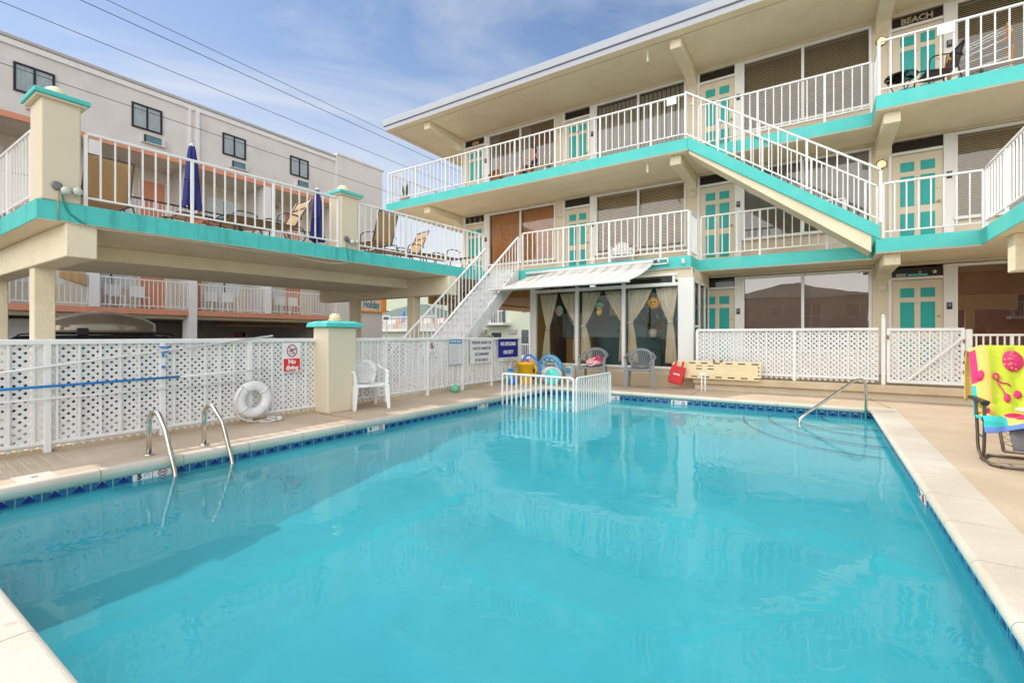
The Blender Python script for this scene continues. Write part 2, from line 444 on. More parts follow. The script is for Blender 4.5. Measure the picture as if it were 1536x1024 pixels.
def water():
    m, n, out = nt('water'); L = n.links.new
    g = N(n, 'ShaderNodeBsdfGlass', Roughness=0., IOR=1.33); g.inputs['Color'].default_value = (.93, .985, .99, 1)
    ge = N(n, 'ShaderNodeNewGeometry'); mp = N(n, 'ShaderNodeMapping'); mp.inputs['Scale'].default_value = (1., 1., 1.); L(ge.outputs['Position'], mp.inputs['Vector'])
    a = N(n, 'ShaderNodeTexNoise', Scale=3.2, Detail=3., Distortion=.6); L(mp.outputs[0], a.inputs['Vector'])
    b = N(n, 'ShaderNodeBump', Strength=.10, Distance=.03); L(a.outputs['Fac'], b.inputs['Height']); L(b.outputs[0], g.inputs['Normal'])
    d = N(n, 'ShaderNodeBsdfDiffuse'); d.inputs['Color'].default_value = (.085, .50, .59, 1)   # suspended cloudiness of the water
    c = N(n, 'ShaderNodeTexNoise', Scale=.55, Detail=6., Roughness=.6, Distortion=1.0); L(ge.outputs['Position'], c.inputs['Vector'])
    r = N(n, 'ShaderNodeMapRange'); r.inputs['From Min'].default_value = .3; r.inputs['From Max'].default_value = .7; r.inputs['To Min'].default_value = .13; r.inputs['To Max'].default_value = .27; L(c.outputs['Fac'], r.inputs['Value'])
    mx = N(n, 'ShaderNodeMixShader'); L(r.outputs[0], mx.inputs[0]); L(g.outputs[0], mx.inputs[1]); L(d.outputs[0], mx.inputs[2])
    L(mx.outputs[0], out.inputs[0])
    MATS['water'] = m
water()
# ------------------------------------------------------------------ camera, sky, sun
CAMH = 1.18
cam = bpy.data.cameras.new('camera'); co = bpy.data.objects.new('camera', cam); COL.objects.link(co)
co.location = (0, 0, CAMH); co.rotation_euler = (R(90), 0, math.atan2(.5481, .8364))
cam.sensor_width = 36; cam.lens = 708/1536*36; cam.shift_y = -8/1536; cam.clip_end = 2000; cam.clip_start = .05
SC.camera = co
SC.view_settings.view_transform = 'Standard'; SC.view_settings.look = 'None'; SC.view_settings.gamma = 1
SC.view_settings.exposure = EXPO
SUN_EL = 51.0; SUN_DIR = Vector((1, -.06, -math.tan(R(SUN_EL)))).normalized()   # direction light travels
w = bpy.data.worlds.new('World'); SC.world = w; w.use_nodes = True
n = w.node_tree; n.nodes.clear(); L = n.links.new
wo = N(n, 'ShaderNodeOutputWorld'); bg = N(n, 'ShaderNodeBackground'); L(bg.outputs[0], wo.inputs[0])
sky = N(n, 'ShaderNodeTexSky', sky_type='NISHITA'); sky.sun_disc = False; sky.sun_elevation = R(SUN_EL)
sky.sun_rotation = math.atan2(-SUN_DIR.x, -SUN_DIR.y); sky.air_density = 1.0; sky.dust_density = .25; sky.ozone_density = 2.0; sky.altitude = 0
tc = N(n, 'ShaderNodeTexCoord'); mp = N(n, 'ShaderNodeMapping'); mp.inputs['Scale'].default_value = (1., 1.0, 3.4)
mp.inputs['Rotation'].default_value = (0, 0, R(25))
L(tc.outputs['Generated'], mp.inputs['Vector'])
c1 = N(n, 'ShaderNodeTexNoise', Scale=1.5, Detail=9., Roughness=.58, Distortion=.5); L(mp.outputs[0], c1.inputs['Vector'])
cr = N(n, 'ShaderNodeMapRange'); cr.inputs['From Min'].default_value = .44; cr.inputs['From Max'].default_value = .72; cr.inputs['To Max'].default_value = .75
L(c1.outputs['Fac'], cr.inputs['Value'])
sx = N(n, 'ShaderNodeSeparateXYZ'); L(tc.outputs['Generated'], sx.inputs[0])
hz = N(n, 'ShaderNodeMapRange', interpolation_type='SMOOTHSTEP'); hz.inputs['From Min'].default_value = .55; hz.inputs['From Max'].default_value = .05; hz.inputs['To Max'].default_value = .95
L(sx.outputs['Z'], hz.inputs['Value'])
ad = N(n, 'ShaderNodeMath', operation='ADD', use_clamp=True); L(cr.outputs[0], ad.inputs[0]); L(hz.outputs[0], ad.inputs[1])
mx = N(n, 'ShaderNodeMix', data_type='RGBA'); L(ad.outputs[0], mx.inputs[0]); L(sky.outputs[0], mx.inputs[6]); mx.inputs[7].default_value = (*[c*CLOUD for c in (1.0, 1.02, 1.07)], 1)
bk = N(n, 'ShaderNodeMapRange', interpolation_type='SMOOTHSTEP'); bk.inputs['From Min'].default_value = .15; bk.inputs['From Max'].default_value = -.45; bk.inputs['To Max'].default_value = 1
L(sx.outputs['Y'], bk.inputs['Value'])        # added bright cloud out of view behind the camera, fill for the facade
mb = N(n, 'ShaderNodeMix', data_type='RGBA'); L(bk.outputs[0], mb.inputs[0]); mb.inputs[6].default_value = (*[c*CLOUD for c in (1.0, 1.02, 1.06)], 1); mb.inputs[7].default_value = (*[c*CLOUD_FILL for c in (1.02, 1.0, .97)], 1)
L(mb.outputs[2], mx.inputs[7])
a2 = N(n, 'ShaderNodeMath', operation='MULTIPLY_ADD', use_clamp=True); L(bk.outputs[0], a2.inputs[0]); a2.inputs[1].default_value = .55; L(ad.outputs[0], a2.inputs[2]); L(a2.outputs[0], mx.inputs[0])
L(mx.outputs[2], bg.inputs[0]); bg.inputs[1].default_value = SKYS
sun = bpy.data.lights.new('sun', 'SUN'); so = bpy.data.objects.new('sun', sun); COL.objects.link(so)
sun.energy = SUNS; sun.angle = R(.6); sun.color = (1, .93, .83)
so.rotation_euler = SUN_DIR.to_track_quat('-Z', 'Y').to_euler()

# ------------------------------------------------------------------ ground, pool deck, pool
PX0, PX1, PY0, PY1 = -5.30, .70, .50, 9.54     # pool walls
WZ = -.150
m = MB().use('asphalt')                         # ground, with the hole the pool sits in
def ring(m, o, i, z):
    (X0, X1, Y0, Y1), (x0, x1, y0, y1) = o, i
    xs = [X0, x0, x1, X1]; ys = [Y0, y0, y1, Y1]
    m.add([(x, y, z) for y in ys for x in xs], [(4*b+a, 4*b+a+1, 4*b+a+5, 4*b+a+4) for a in range(3) for b in range(3) if (a, b) != (1, 1)])
ring(m, (-400, 300, -300, 400), (-6.7, 12, -6, 13.0), -.6)
struct(m.build('ground'))
m = MB().use('pale_pave'); ring(m, (-18.4, -6.76, -10, 32), (-9, -8, -8, -7), -.595); m.add([(-9,-8,-.595),(-8,-8,-.595),(-8,-7,-.595),(-9,-7,-.595)], [(0,1,2,3)])
struct(m.build('parking_lot'))
m = MB()
for x0, x1, y0, y1 in ((-6.76, PX0-.05, -6, 11.1), (PX1+.26, 12, -6, 11.1), (PX0-.05, PX1+.26, PY1+.05, 11.1), (PX0-.05, PX1+.26, -6, PY0-.30)):
    m.use('pool_deck_mat').box(x0, x1, y0, y1, -.8, 0)
struct(m.build('pool_deck'))
m = MB().use('rust')                            # dark joints between the pours
for a, b in (((PX1+.262, -6), (PX1+.262, PY1+.2)), ((PX1+.262, PY1+.262), (PX1+.05, 11.08)), ((-2.2, PY1+.27), (-2.2, 11.08)), ((-6.4, 4.4), (PX0-.3, 4.4))):
    m.bar((*a, .001), (*b, .001), .012, .006)
struct(m.build('expansion_joint'))
# coping: bullnosed stones with a joint between them
def coping(a, b, inward, nst, z=.012, lo=-.066, wd=.30):
    a = Vector((*a, 0)); b = Vector((*b, 0)); d = (b-a)/nst; iv = Vector((*inward, 0)); o = []
    for k in range(nst):
        m = MB(); p = a+d*k+d.normalized()*.003; q = a+d*(k+1)-d.normalized()*.003
        prof = [(-wd, -.05), (-wd, z-.006), (-.04, z)]+[(.008+.036*math.sin(t), (z+lo)/2+(z-lo)/2*math.cos(t)) for t in [R(x) for x in (8, 25, 42, 60, 80, 100, 120, 140, 160)]]+[(.0, lo)]
        m.use('coping_mat')
        vs = [p+iv*s+Vector((0, 0, h)) for s, h in prof]+[q+iv*s+Vector((0, 0, h)) for s, h in prof]; nn = len(prof)
        if iv.cross(d).z > 0: vs = vs[nn:]+vs[:nn]
        m.add(vs, [(i, i+1, nn+i+1, nn+i) for i in range(nn-1)]+[tuple(range(nn))[::-1], tuple(range(nn, 2*nn))])
        o.append(m)
    return o
cop = MB()
for mm in coping((PX0, PY0-.3), (PX0, PY1+.26), (1, 0), 15, lo=-.098, wd=.075)+coping((PX1, PY0-.3), (PX1, PY1+.26), (-1, 0), 15)+coping((PX0+.03, PY1), (PX1-.03, PY1), (0, -1), 9, wd=.075)+coping((PX0+.03, PY0), (PX1-.03, PY0), (0, 1), 9):
    k = len(cop.v); cop.v += mm.v; cop.use('coping_mat'); cop.use('coping_side')
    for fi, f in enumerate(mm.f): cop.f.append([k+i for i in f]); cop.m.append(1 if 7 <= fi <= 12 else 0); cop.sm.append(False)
for f_i, f in enumerate(cop.f): cop.sm[f_i] = False
struct(cop.build('pool_coping'))
# shell: sloping floor, coved corners
def floor_z(y): 
    return -1.50 if y < 1.6 else -1.50+.50*(y-1.6)/4. if y < 5.6 else -1.0+.12*min(1, (y-5.6)/3.4)
m = MB().use('pool_shell')
NS = 40
def shell(u, v):
    # v: 0..1 across from left wall lip over the floor to right wall lip
    y = PY0+(PY1-PY0)*u; fz = floor_z(y); rc = .28
    pts = [(PX0, -.21), (PX0, fz+rc)]+[(PX0+rc-rc*math.cos(t), fz+rc-rc*math.sin(t)) for t in [R(x) for x in (15, 35, 55, 75, 90)]]
    pts += [(PX0+1.2, fz), (-2.3, fz-.02), (PX1-1.2, fz)]+[(PX1-rc+rc*math.sin(t), fz+rc-rc*math.cos(t)) for t in [R(x) for x in (0, 15, 35, 55, 75, 90)]]+[(PX1, -.21)]
    p = pts[min(len(pts)-1, int(round(v*(len(pts)-1))))]
    return (p[0], y, p[1])
m.grid(shell, NS, 16)
for y, s in ((PY0, 1), (PY1, -1)):              # end walls
    fz = floor_z(y); xs = [PX0+(PX1-PX0)*i/12 for i in range(13)]
    vs = [(x, y, -.21) for x in xs]+[(x, y, fz+.25) for x in xs]+[(x, y+s*.08, fz+.07) for x in xs]+[(x, y+s*.25, fz) for x in xs]
    m.add(vs, [(r*13+i, r*13+i+1, r*13+i+14, r*13+i+13) for r in range(3) for i in range(12)], True)
# curved entry steps in the far right corner
cx, cy = PX1, PY1
for r, z in ((2.05, -.84), (1.62, -.68), (1.20, -.52), (.78, -.36)):
    pr = [(cx-r*.92*math.cos(t), cy-r*1.12*math.sin(t)) for t in [R(90)*i/18 for i in range(19)]]
    fz = -.93
    m.use('pool_shell').add([(cx, cy, z)]+[(x, y, z) for x, y in pr]+[(x, y, fz) for x, y in pr],
          [(0, i+2, i+1) for i in range(18)]+[(i+1, i+2, i+21, i+20) for i in range(18)], False)
    m.use('tile_navy').tube([(x+.02, y+.02, z+.004) for x, y in pr], .022, 5)
shell_o = struct(m.build('pool_basin'))
# waterline tile band: blue tiles with a navy triangle, grout between
m = MB()
def band(a, b, inw, dz=.025):
    a = Vector((*a, 0)); b = Vector((*b, 0)); L_ = (b-a).length; n_ = round(L_/.152); d = (b-a)/n_; dn = d.normalized(); iv = Vector((*inw, 0)); z0, z1 = -.235+dz, -.085+dz
    m.use('grout').add([a+iv*.004+Vector((0,0,z0)), b+iv*.004+Vector((0,0,z0)), b+iv*.004+Vector((0,0,z1)), a+iv*.004+Vector((0,0,z1))], [(0,1,2,3)])
    def q(p, s0, s1, h0, h1, e, mt):
        m.use(mt).add([p+dn*s0+iv*e+Vector((0,0,h0)), p+dn*s1+iv*e+Vector((0,0,h0)), p+dn*s1+iv*e+Vector((0,0,h1)), p+dn*s0+iv*e+Vector((0,0,h1))], [(0,1,2,3)])
    for k in range(n_):
        p = a+d*k; wd = d.length
        q(p, .003, wd-.003, z0+.003, z1-.002, .007, 'tile_blue')
        c_ = wd/2
        m.use('tile_navy').add([p+dn*(c_-.045)+iv*.009+Vector((0,0,-.168+dz)), p+dn*(c_+.045)+iv*.009+Vector((0,0,-.168+dz)), p+dn*c_+iv*.009+Vector((0,0,-.118+dz))], [(0,1,2)])
        m.use('tile_cream').add([p+dn*(c_+s_)+iv*.010+Vector((0,0,h_+dz)) for s_, h_ in ((-.026,-.128),(-.018,-.128),(.002,-.108),(0,-.098))], [(0,1,2,3)])
        m.add([p+dn*(c_+s_)+iv*.010+Vector((0,0,h_+dz)) for s_, h_ in ((.026,-.128),(.018,-.128),(-.002,-.108),(0,-.098))], [(0,1,2,3)])
band((PX0, PY0), (PX0, PY1), (1, 0), .02); band((PX0, PY1), (PX1, PY1), (0, -1)); band((PX1, PY1), (PX1, PY0), (-1, 0)); band((PX1, PY0), (PX0, PY0), (0, 1))
struct(m.build('waterline_tiles'))
# depth markers: a white tile pair lettered with the depth and a no-diving roundel
def marker(p, dr, txt):
    p = Vector(p); t = thing('depth_marker', 'white tile pair reading %s and no diving symbol, %s' % txt, 'depth marker', p)
    rot = {'+X': Matrix.Rotation(R(90), 4, 'Z'), '-Y': Matrix.Identity(4), '-X': Matrix.Rotation(R(-90), 4, 'Z')}[dr]
    M = Matrix.Translation(p) @ rot
    MB().use('sign_white').box(-.155, -.003, -.016, -.006, -.055, .068, M).box(.003, .155, -.016, -.006, -.055, .068, M).build('tile', t)
    text(txt[0].split()[0], .068, 'black', M @ Matrix.Translation((-.105, -.018, .024)) @ Matrix.Rotation(R(90), 4, 'X'), 'lettering', t, .004)
    text('FT', .045, 'ink_grey', M @ Matrix.Translation((-.045, -.018, .024)) @ Matrix.Rotation(R(90), 4, 'X'), 'lettering', t, .0)
    k = MB().use('marker_red'); k.tube([M @ Vector((.079+.034*math.cos(a), -.018, .025+.028*math.sin(a))) for a in [2*math.pi*i/24 for i in range(24)]], .0045, 5, closed=True)
    k.bar(M @ Vector((.055, -.018, .045)), M @ Vector((.103, -.018, .005)), .005, .005)
    k.use('black').bar(M @ Vector((.06, -.0175, .018)), M @ Vector((.1, -.0175, .032)), .005, .008)
    k.build('no_diving_symbol', t)
marker((PX0, 1.87, -.145), '+X', ('5 FT', 'beside the ladder')); marker((PX0, 4.55, -.145), '+X', ('4 FT', 'opposite the white chair'))
marker((PX0, 7.08, -.145), '+X', ('3 FT', 'just left of the white barrier')); marker((PX0+1.6, PY1, -.145), '-Y', ('3 FT', 'behind the white barrier')); marker((-2.33, PY1, -.145), '-Y', ('3 FT', 'below the grey chair'))
marker((PX1, 5.05, -.145), '-X', ('4 FT', 'on the right side wall'))
# water
m = MB().use('water'); nx, ny = 150, 226
m.grid(lambda u, v: (PX0-.001+(PX1-PX0+.002)*u, PY0-.001+(PY1-PY0+.002)*v, WZ), nx, ny)
wob = m.build('pool_water'); wob['kind'] = 'structure'
for v in wob.data.vertices:
    x, y = v.co.x, v.co.y
    v.co.z += WAVE*(noise.noise(Vector((x*1.1, y*1.1, 3)))*1.0+noise.noise(Vector((x*2.6+4, y*2.2, 9)))*.45+noise.noise(Vector((x*6.5, y*5.0+8, 5)))*.16)
# skimmer lid
t = thing('skimmer_hatch', 'pale rectangular skimmer lid let into the deck beside the pool edge', 'skimmer lid', (-5.48, 1.11, 0))
MB().use('coping_mat').box(-5.62, -5.345, .99, 1.235, 0, .008).build('lid', t, bevel=.003)
MB().use('dark').box(-5.50, -5.47, 1.09, 1.13, .008, .0095).build('finger_hole', t)
# ------------------------------------------------------------------ motel
motel = thing('motel_building', 'cream three storey motel with turquoise gallery edges and flat overhanging roof behind the pool', 'motel', (-3, 13.2, 0))
YF = 13.2
Z = [.32, 3.03, 5.74, 8.24]
S2 = [(-7.15, 11.25), (-2.49, 11.25), (-2.49, 12.08), (.865, 12.08), (.865, 11.29), (5.5, 11.33), (5.5, 13.25), (-12.58, 13.25), (-12.58, 11.25)]
S3 = [(-12.58, 11.25), (-2.57, 11.29), (-2.57, 12.08), (.865, 12.08), (.865, 11.29), (6, 11.33), (6, 13.25), (-10.6, 13.25), (-10.6, 19), (-12.58, 19)]
def slab(poly, zt, name='gallery_slab', th=.27):
    MB().prism(poly, zt-th, zt, 'deck_floor', 'turq', 'soffit').build(name, motel, bevel=.008)
slab(S2, Z[1]); slab(S3, Z[2])
MB().use('soffit').box(-12.58, -10.5, 13.26, 18, 2.80, 3.0).build('gallery_slab', motel)
# small cream bead along the soffit edge
for poly, z in ((S2, Z[1]), (S3, Z[2])):
    m = MB().use('white_trim')
    for i in range(6 if poly is S3 else 5):
        a, b = Vector((*poly[i], 0)), Vector((*poly[i+1], 0)); d = (b-a).normalized(); nn = Vector((d.y, -d.x, 0))
        m.bar(a-nn*.03+Vector((0,0,z-.276)), b-nn*.03+Vector((0,0,z-.276)), .018, .012)
    m.build('soffit_bead', motel)
# soffit seams
m = MB().use('beam_stucco')
for zz, y0 in ((Z[1]-.2715, 11.3), (Z[2]-.2715, 11.35), (8.2385, 11.3)):
    for yy in (y0+.55, y0+1.15): m.box(-12.4, -2.7, yy, yy+.012, zz-.002, zz+.001)
m.build('soffit_seam', motel)
# roof
roof = MB().prism([(-12.60, 11.20), (7, 11.20), (7, 21), (-12.60, 21)], 8.24, 8.50, 'fascia', 'fascia', 'soffit').build('roof', motel, bevel=.006)
MB().use('fascia').box(-12.64, 7.02, 11.16, 11.2, 8.39, 8.60).box(-12.64, -12.6, 11.2, 21, 8.39, 8.60).build('gutter', roof, bevel=.01)
MB().use('fascia_line').box(-12.615, 7.0, 11.187, 11.199, 8.375, 8.389).box(-12.612, -12.601, 11.2, 21, 8.375, 8.389).build('drip_line', roof)
MB().use('fascia_line').box(-12.4, 7, 11.45, 11.462, 8.237, 8.2395).box(-12.4, -12.388, 11.462, 20, 8.237, 8.2395).build('vent_strip', roof)
# beams cantilevered under the slabs
def beam(x, zt, ye=11.5, w=.26, dp=.22):
    m = MB().use('beam_stucco')
    x0, x1 = x-w/2, x+w/2
    vs = [(x0, ye, zt), (x1, ye, zt), (x1, 13.2, zt), (x0, 13.2, zt), (x0, ye, zt-dp), (x1, ye, zt-dp), (x1, 12.95, zt-dp-.02), (x0, 12.95, zt-dp-.02), (x1, 13.2, zt-dp-.16), (x0, 13.2, zt-dp-.16)]
    m.add(vs, [(0,3,2,1), (0,1,5,4), (4,5,6,7), (7,6,8,9), (3,9,8,2), (1,2,8,6,5), (0,4,7,9,3)]).build('beam', motel, bevel=.012)
for z in (Z[1]-.275, Z[2]-.275, 8.235):
    for x in (-10.9, -2.9, 1.13): beam(x, z, ye=(12.15 if (x == -2.9 and z < 3) else 11.5))
# walls: piers, sill walls, heads
wall = MB()
UX = [-10.66, -6.70, -2.72, 1.26]
for fl in range(3):
    z0 = Z[fl]; zt = (Z[fl+1]-.27) if fl < 2 else 8.24; hd = z0+2.38
    us = UX if fl else UX[2:]
    xl = -10.77 if fl else -2.43
    wall.use('cream')
    wall.box(xl if fl else -2.80, 5.6, YF, YF+.25, hd, zt)
    if fl: wall.box(-10.77, us[0], YF, YF+.25, z0, hd)
    for i, u in enumerate(us):
        xe = us[i+1] if i+1 < len(us) else u+4.2
        wall.use('cream').box(u+3.66, xe, YF-.01, YF+.25, z0, hd)
        wall.use('cream_stucco').box(u+1.04, u+3.66, YF+.012, YF+.22, z0, z0+(.56 if fl else .5))
wall.use('cream').box(-10.77, -10.55, YF+.25, 20, 2.76, 8.24)      # end wall
wall.use('room_brown').box(-10.5, 5.6, YF+.75, YF+.8, 2.8, 8.24).box(-6.8, 5.6, YF+.75, YF+.8, .32, 2.8)
for zz in Z[1:3]: wall.use('room_brown').box(-10.5, 5.6, YF+.25, YF+.75, zz-.2, zz)
wall.build('wall', motel, bevel=.008)
BL = {  # blinds per (floor, unit): kind, colour material
 (2,0):('hb','bl_brown'), (2,1):('drape','bl_drape'), (2,2):('hb','bl_olive'), (2,3):('hb','bl_olive'),
 (1,0):('roll','bl_bamboo'), (1,1):('hb','bl_tan'), (1,2):('roll','bl_grey'), (1,3):('hb','bl_tan2'),
 (0,2):('roll','bl_mirror'), (0,3):('roll','bl_red')}
mat('bl_brown', (.62,.40,.22), .6); mat('bl_drape', (.62,.54,.40), .8); mat('bl_olive', (.66,.50,.30), .5); mat('bl_tan', (.90,.68,.40), .6)
mat('bl_bamboo', (.82,.37,.10), .7, var=.15, vs=12); mat('bl_grey', (.46,.40,.34), .7, var=.25, vs=1.2); mat('bl_tan2', (.78,.60,.38), .6)
mat('bl_mirror', (.66,.49,.38), .6, var=.12, vs=1.5); mat('bl_red', (.60,.24,.07), .6, var=.25, vs=1.0); mat('bl_shade', (.40,.33,.25), .7)
def window(par, x0, x1, z0, z1, blind, seed=0):
    wd = sub('window', par); rnd = random.Random(seed); xm = (x0+x1)/2; F = MB().use('white_trim'); y0, y1 = YF-.035, YF+.07
    F.box(x0, x1, y0, y1, z1-.06, z1).box(x0-.02, x1+.02, y0-.03, y1, z0-.03, z0+.035)
    for a, b in ((x0, x0+.055), (xm-.032, xm+.032), (x1-.055, x1)): F.box(a, b, y0, y1, z0+.035, z1-.06)
    F.build('frame', wd, bevel=.006)
    for a, b in ((x0+.055, xm-.032), (xm+.032, x1-.055)):
        t1 = rnd.uniform(-.004, .004)
        MB().use('pane_film' if z0 < 1 else 'pane').add([(a, YF+.01+t1, z0+.035), (b, YF+.01-t1, z0+.035), (b, YF+.012-t1*1.5, z1-.06), (a, YF+.012+t1, z1-.06)], [(0,1,2,3)]).build('pane', wd)
        kind, mt = blind; B = MB().use(mt)
        if kind == 'hb':
            k = 0; z = z1-.09
            while z > z0+.05:
                B.box(a+.01, b-.01, -.021, .021, -.0012, .0012, Matrix.Translation((0, YF+.10, z)) @ Matrix.Rotation(R(50), 4, 'X')); z -= .040
            B.box(a+.01, b-.01, YF+.085, YF+.12, z1-.09, z1-.062)
            for xx in (a+.2, (a+b)/2, b-.2): B.tube([(xx, YF+.078, z1-.1), (xx, YF+.078, z0+.06)], .002, 4)
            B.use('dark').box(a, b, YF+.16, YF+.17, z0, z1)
            if seed == 20: B.use('bl_shade').box(a, b, YF+.125, YF+.13, z0, z1).box(a, a+.35, YF+.07, YF+.078, z0, z1)
        elif kind == 'drape':
            nn = round((b-a)/.125)
            for q in range(nn): xa = a+(b-a)*q/nn; B.add([(xa, YF+.10, z0+.03), (xa+.085, YF+.15, z0+.03), (xa+.085, YF+.15, z1-.07), (xa, YF+.10, z1-.07)], [(0,1,2,3)])
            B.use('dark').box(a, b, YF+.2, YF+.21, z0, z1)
        else:
            if mt == 'bl_bamboo':
                z = z1-.07
                while z > z0+.03: B.box(a+.005, b-.005, YF+.10, YF+.108, z, z+.012); z -= .0145
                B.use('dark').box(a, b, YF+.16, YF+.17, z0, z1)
            else: B.grid(lambda u, v: (a+(b-a)*u, YF+.12+.02*math.sin(u*9+v), z0+(z1-z0)*v), 20, 4)
            if mt == 'bl_grey':
                B.use('bl_shade').add([(a, YF+.09, z0), (b, YF+.09, z0), (b, YF+.09, z0+.55), (a, YF+.09, z0+.9)], [(0,1,2,3)])
        B.build('blind', wd)
    return wd
def door(par, x, z0, flip=0, num=None):
    d = sub('door', par); w_ = .90; y = YF-.005
    MB().use('door_cream').box(x+.03, x+w_-.03, y, y+.05, z0, z0+2.06).build('leaf', d, bevel=.004)
    P = MB(); ld = .84
    for fx in (.17, .57):
        for a, b in ((.17, .37), (.47, 1.12), (1.27, 1.86)):
            xa = x+.03+fx*ld; za, zb = z0+2.06-b, z0+2.06-a
            P.use('turq_door').box(xa, xa+.235*ld/.84, y-.006, y-.001, za, zb)
            P.box(xa+.025, xa+.21, y-.012, y-.0055, za+.025, zb-.025)
    P.build('door_panels', d, bevel=.003)
    MB().use('white_trim').box(x-.03, x+.028, YF-.04, YF+.06, z0, z0+2.36).box(x+w_-.028, x+w_+.14, YF-.045, YF+.06, z0, z0+2.36).box(x+.028, x+w_-.028, YF-.035, YF+.06, z0+2.07, z0+2.13).build('door_frame', d, bevel=.005)
    MB().use('transom_dark').box(x+.028, x+w_-.028, YF+.01, YF+.02, z0+2.13, z0+2.33).build('transom', d)
    k = MB().use('brass')
    k.ball((x+.80, y-.045, z0+.98), .028, 10).tube([(x+.80, y, z0+.98), (x+.80, y-.04, z0+.98)], .012, 8)
    k.tube([(x+.80, y, z0+1.28), (x+.80, y-.02, z0+1.28)], .028, 10)
    k.use('dark').tube([(x+.45, y, z0+1.55), (x+.45, y-.01, z0+1.55)], .01, 8)
    k.build('handle', d)
    MB().use('black').box(x+w_+.02, x+w_+.10, YF-.075, YF-.047, z0+1.42, z0+1.56).use('flood_grey').box(x+w_+.035, x+w_+.085, YF-.08, YF-.075, z0+1.47, z0+1.545).build('keypad', d, bevel=.003)
    if num: text(num, .07, 'black', facing('-Y', (x+.45, y-.004, z0+1.68)), 'room_number', d, .002)
    return d
def wall_lamp(x, z, lit):
    l = sub('wall_lamp', motel); M = Matrix.Translation((x, YF-.012, z)) @ Matrix.Rotation(R(90), 4, 'X')
    MB().use('lamp_glass' if not lit else 'brass').lathe([(.105, -.005), (.105, .03), (.09, .045), (.075, .045)], n=20, M=M).build('lamp_rim', l)
    MB().use('bulb' if lit else 'lamp_glass').lathe([(.0001, .09), (.03, .085), (.06, .065), (.08, .04)], n=16, M=M).build('lamp_glass', l)
for fl in range(3):
    for i, u in enumerate(UX):
        if fl == 0 and i < 2: continue
        z0 = Z[fl]
        dd = door(motel, u, z0, num={(2,1): '302', (2,3): None}.get((fl, i)))
        window(motel, u+1.04, u+3.66, z0+(.58 if fl else .5), z0+2.36, BL[(fl, i)], fl*10+i)
        wall_lamp(u+3.83, z0+1.93, (i == 2 and fl > 0))
        if (fl, i) == (2, 3): text('BEACH', .17, 'driftwood', facing('-Y', (u+.45, YF-.002, z0+2.225)), 'transom_letters', dd, .006, ext=.006)
        if (fl, i) == (1, 0):
            k = MB().use('lamp_glass')
            for q in range(3):
                xx = u+.22+.23*q; k.bar((xx, YF, z0+2.15), (xx, YF, z0+2.31), .008); k.bar((xx-.04, YF, z0+2.27), (xx+.04, YF, z0+2.27), .007)
                k.tube([(xx-.06, YF, z0+2.21), (xx-.04, YF, z0+2.165), (xx, YF, z0+2.15), (xx+.04, YF, z0+2.165), (xx+.06, YF, z0+2.21)], .005, 5)
            k.build('anchor_cutouts', dd)
        if (fl, i) == (2, 0): MB().use('wood').box(u+.33, u+.62, YF-.002, YF+.004, z0+2.17, z0+2.28).build('transom_plaque', dd)
        if (fl, i) == (0, 3):
            k = MB().use('teal_toy').box(u+.30, u+.62, YF-.002, YF+.004, z0+2.15, z0+2.19)
            k.use('board')
            st = [Vector((u+.74+.05*(1 if q % 2 == 0 else .4)*math.sin(q*math.pi/5), YF-.002, z0+2.22+.055*(1 if q % 2 == 0 else .4)*math.cos(q*math.pi/5))) for q in range(10)]
            k.add([(u+.74, YF-.002, z0+2.22)]+st, [(0, 1+q, 1+(q+1) % 10) for q in range(10)])
            k.use('brass').lathe([(.025, 0), (.035, .06)], (u+.5, YF-.0, z0+2.20), 8); k.use('ink_grey').box(u+.1, u+.27, YF-.002, YF+.003, z0+2.14, z0+2.21)
            k.build('transom_ornaments', dd)
        if (fl, i) == (0, 2):
            k = MB().use('ink_grey').box(u+.42, u+.85, YF-.001, YF+.004, z0+2.14, z0+2.26).use('towel_yellow').ball((u+.2, YF-.01, z0+2.17), .03, 8)
            k.build('transom_ornaments', dd)
# railings
RY = 11.31
railing(motel, (-12.52, RY, Z[2]), (-2.62, RY+.03, Z[2]), every=8)
railing(motel, (-12.52, 18.0, Z[2]), (-12.52, RY+.16, Z[2]), every=8)
railing(motel, (-2.62, 11.9, Z[2]), (-2.62, 12.12, Z[2]), every=20, ends=False)
railing(motel, (-2.50, 12.13, Z[2]), (.86, 12.13, Z[2]), every=8)
railing(motel, (.92, 11.36, Z[2]), (5.5, 11.40, Z[2]), sp=.176, every=7)
railing(motel, (.92, 12.10, Z[2]), (.92, 11.5, Z[2]), sp=.12, every=20)
railing(motel, (-7.05, 11.31, Z[1]), (-2.55, 11.31, Z[1]), every=8)
railing(motel, (-2.55, 11.44, Z[1]), (-2.55, 12.1, Z[1]), sp=.11, every=20)
railing(motel, (-2.45, 12.13, Z[1]), (.42, 12.13, Z[1]), every=8)
railing(motel, (.98, 11.36, Z[1]), (2.36, 11.38, Z[1]), sp=.176, every=20)
# hooks where things were screwed to the soffits
m = MB().use('white_trim')
m.box(-3.62, -3.58, 11.6, 11.66, 5.23, 5.46).build('soffit_bracket', motel)
MB().use('white_trim').box(-3.62, -3.58, 11.62, 11.66, 7.98, 8.24).build('soffit_bracket', motel)
MB().use('sign_white').box(-3.04, -2.82, 11.27, 11.28, 6.58, 6.75).build('notice', motel)
MB().use('sign_white').box(1.75, 1.99, 11.34, 11.35, 6.60, 6.76).build('notice', motel)
MB().use('white_trim').box(-2.68, -2.62, 11.19, 11.25, 2.84, 2.96).use('dark').tube([(-2.65, 11.188, 2.86), (-2.65, 11.18, 2.86)], .012, 8).build('sensor', motel)
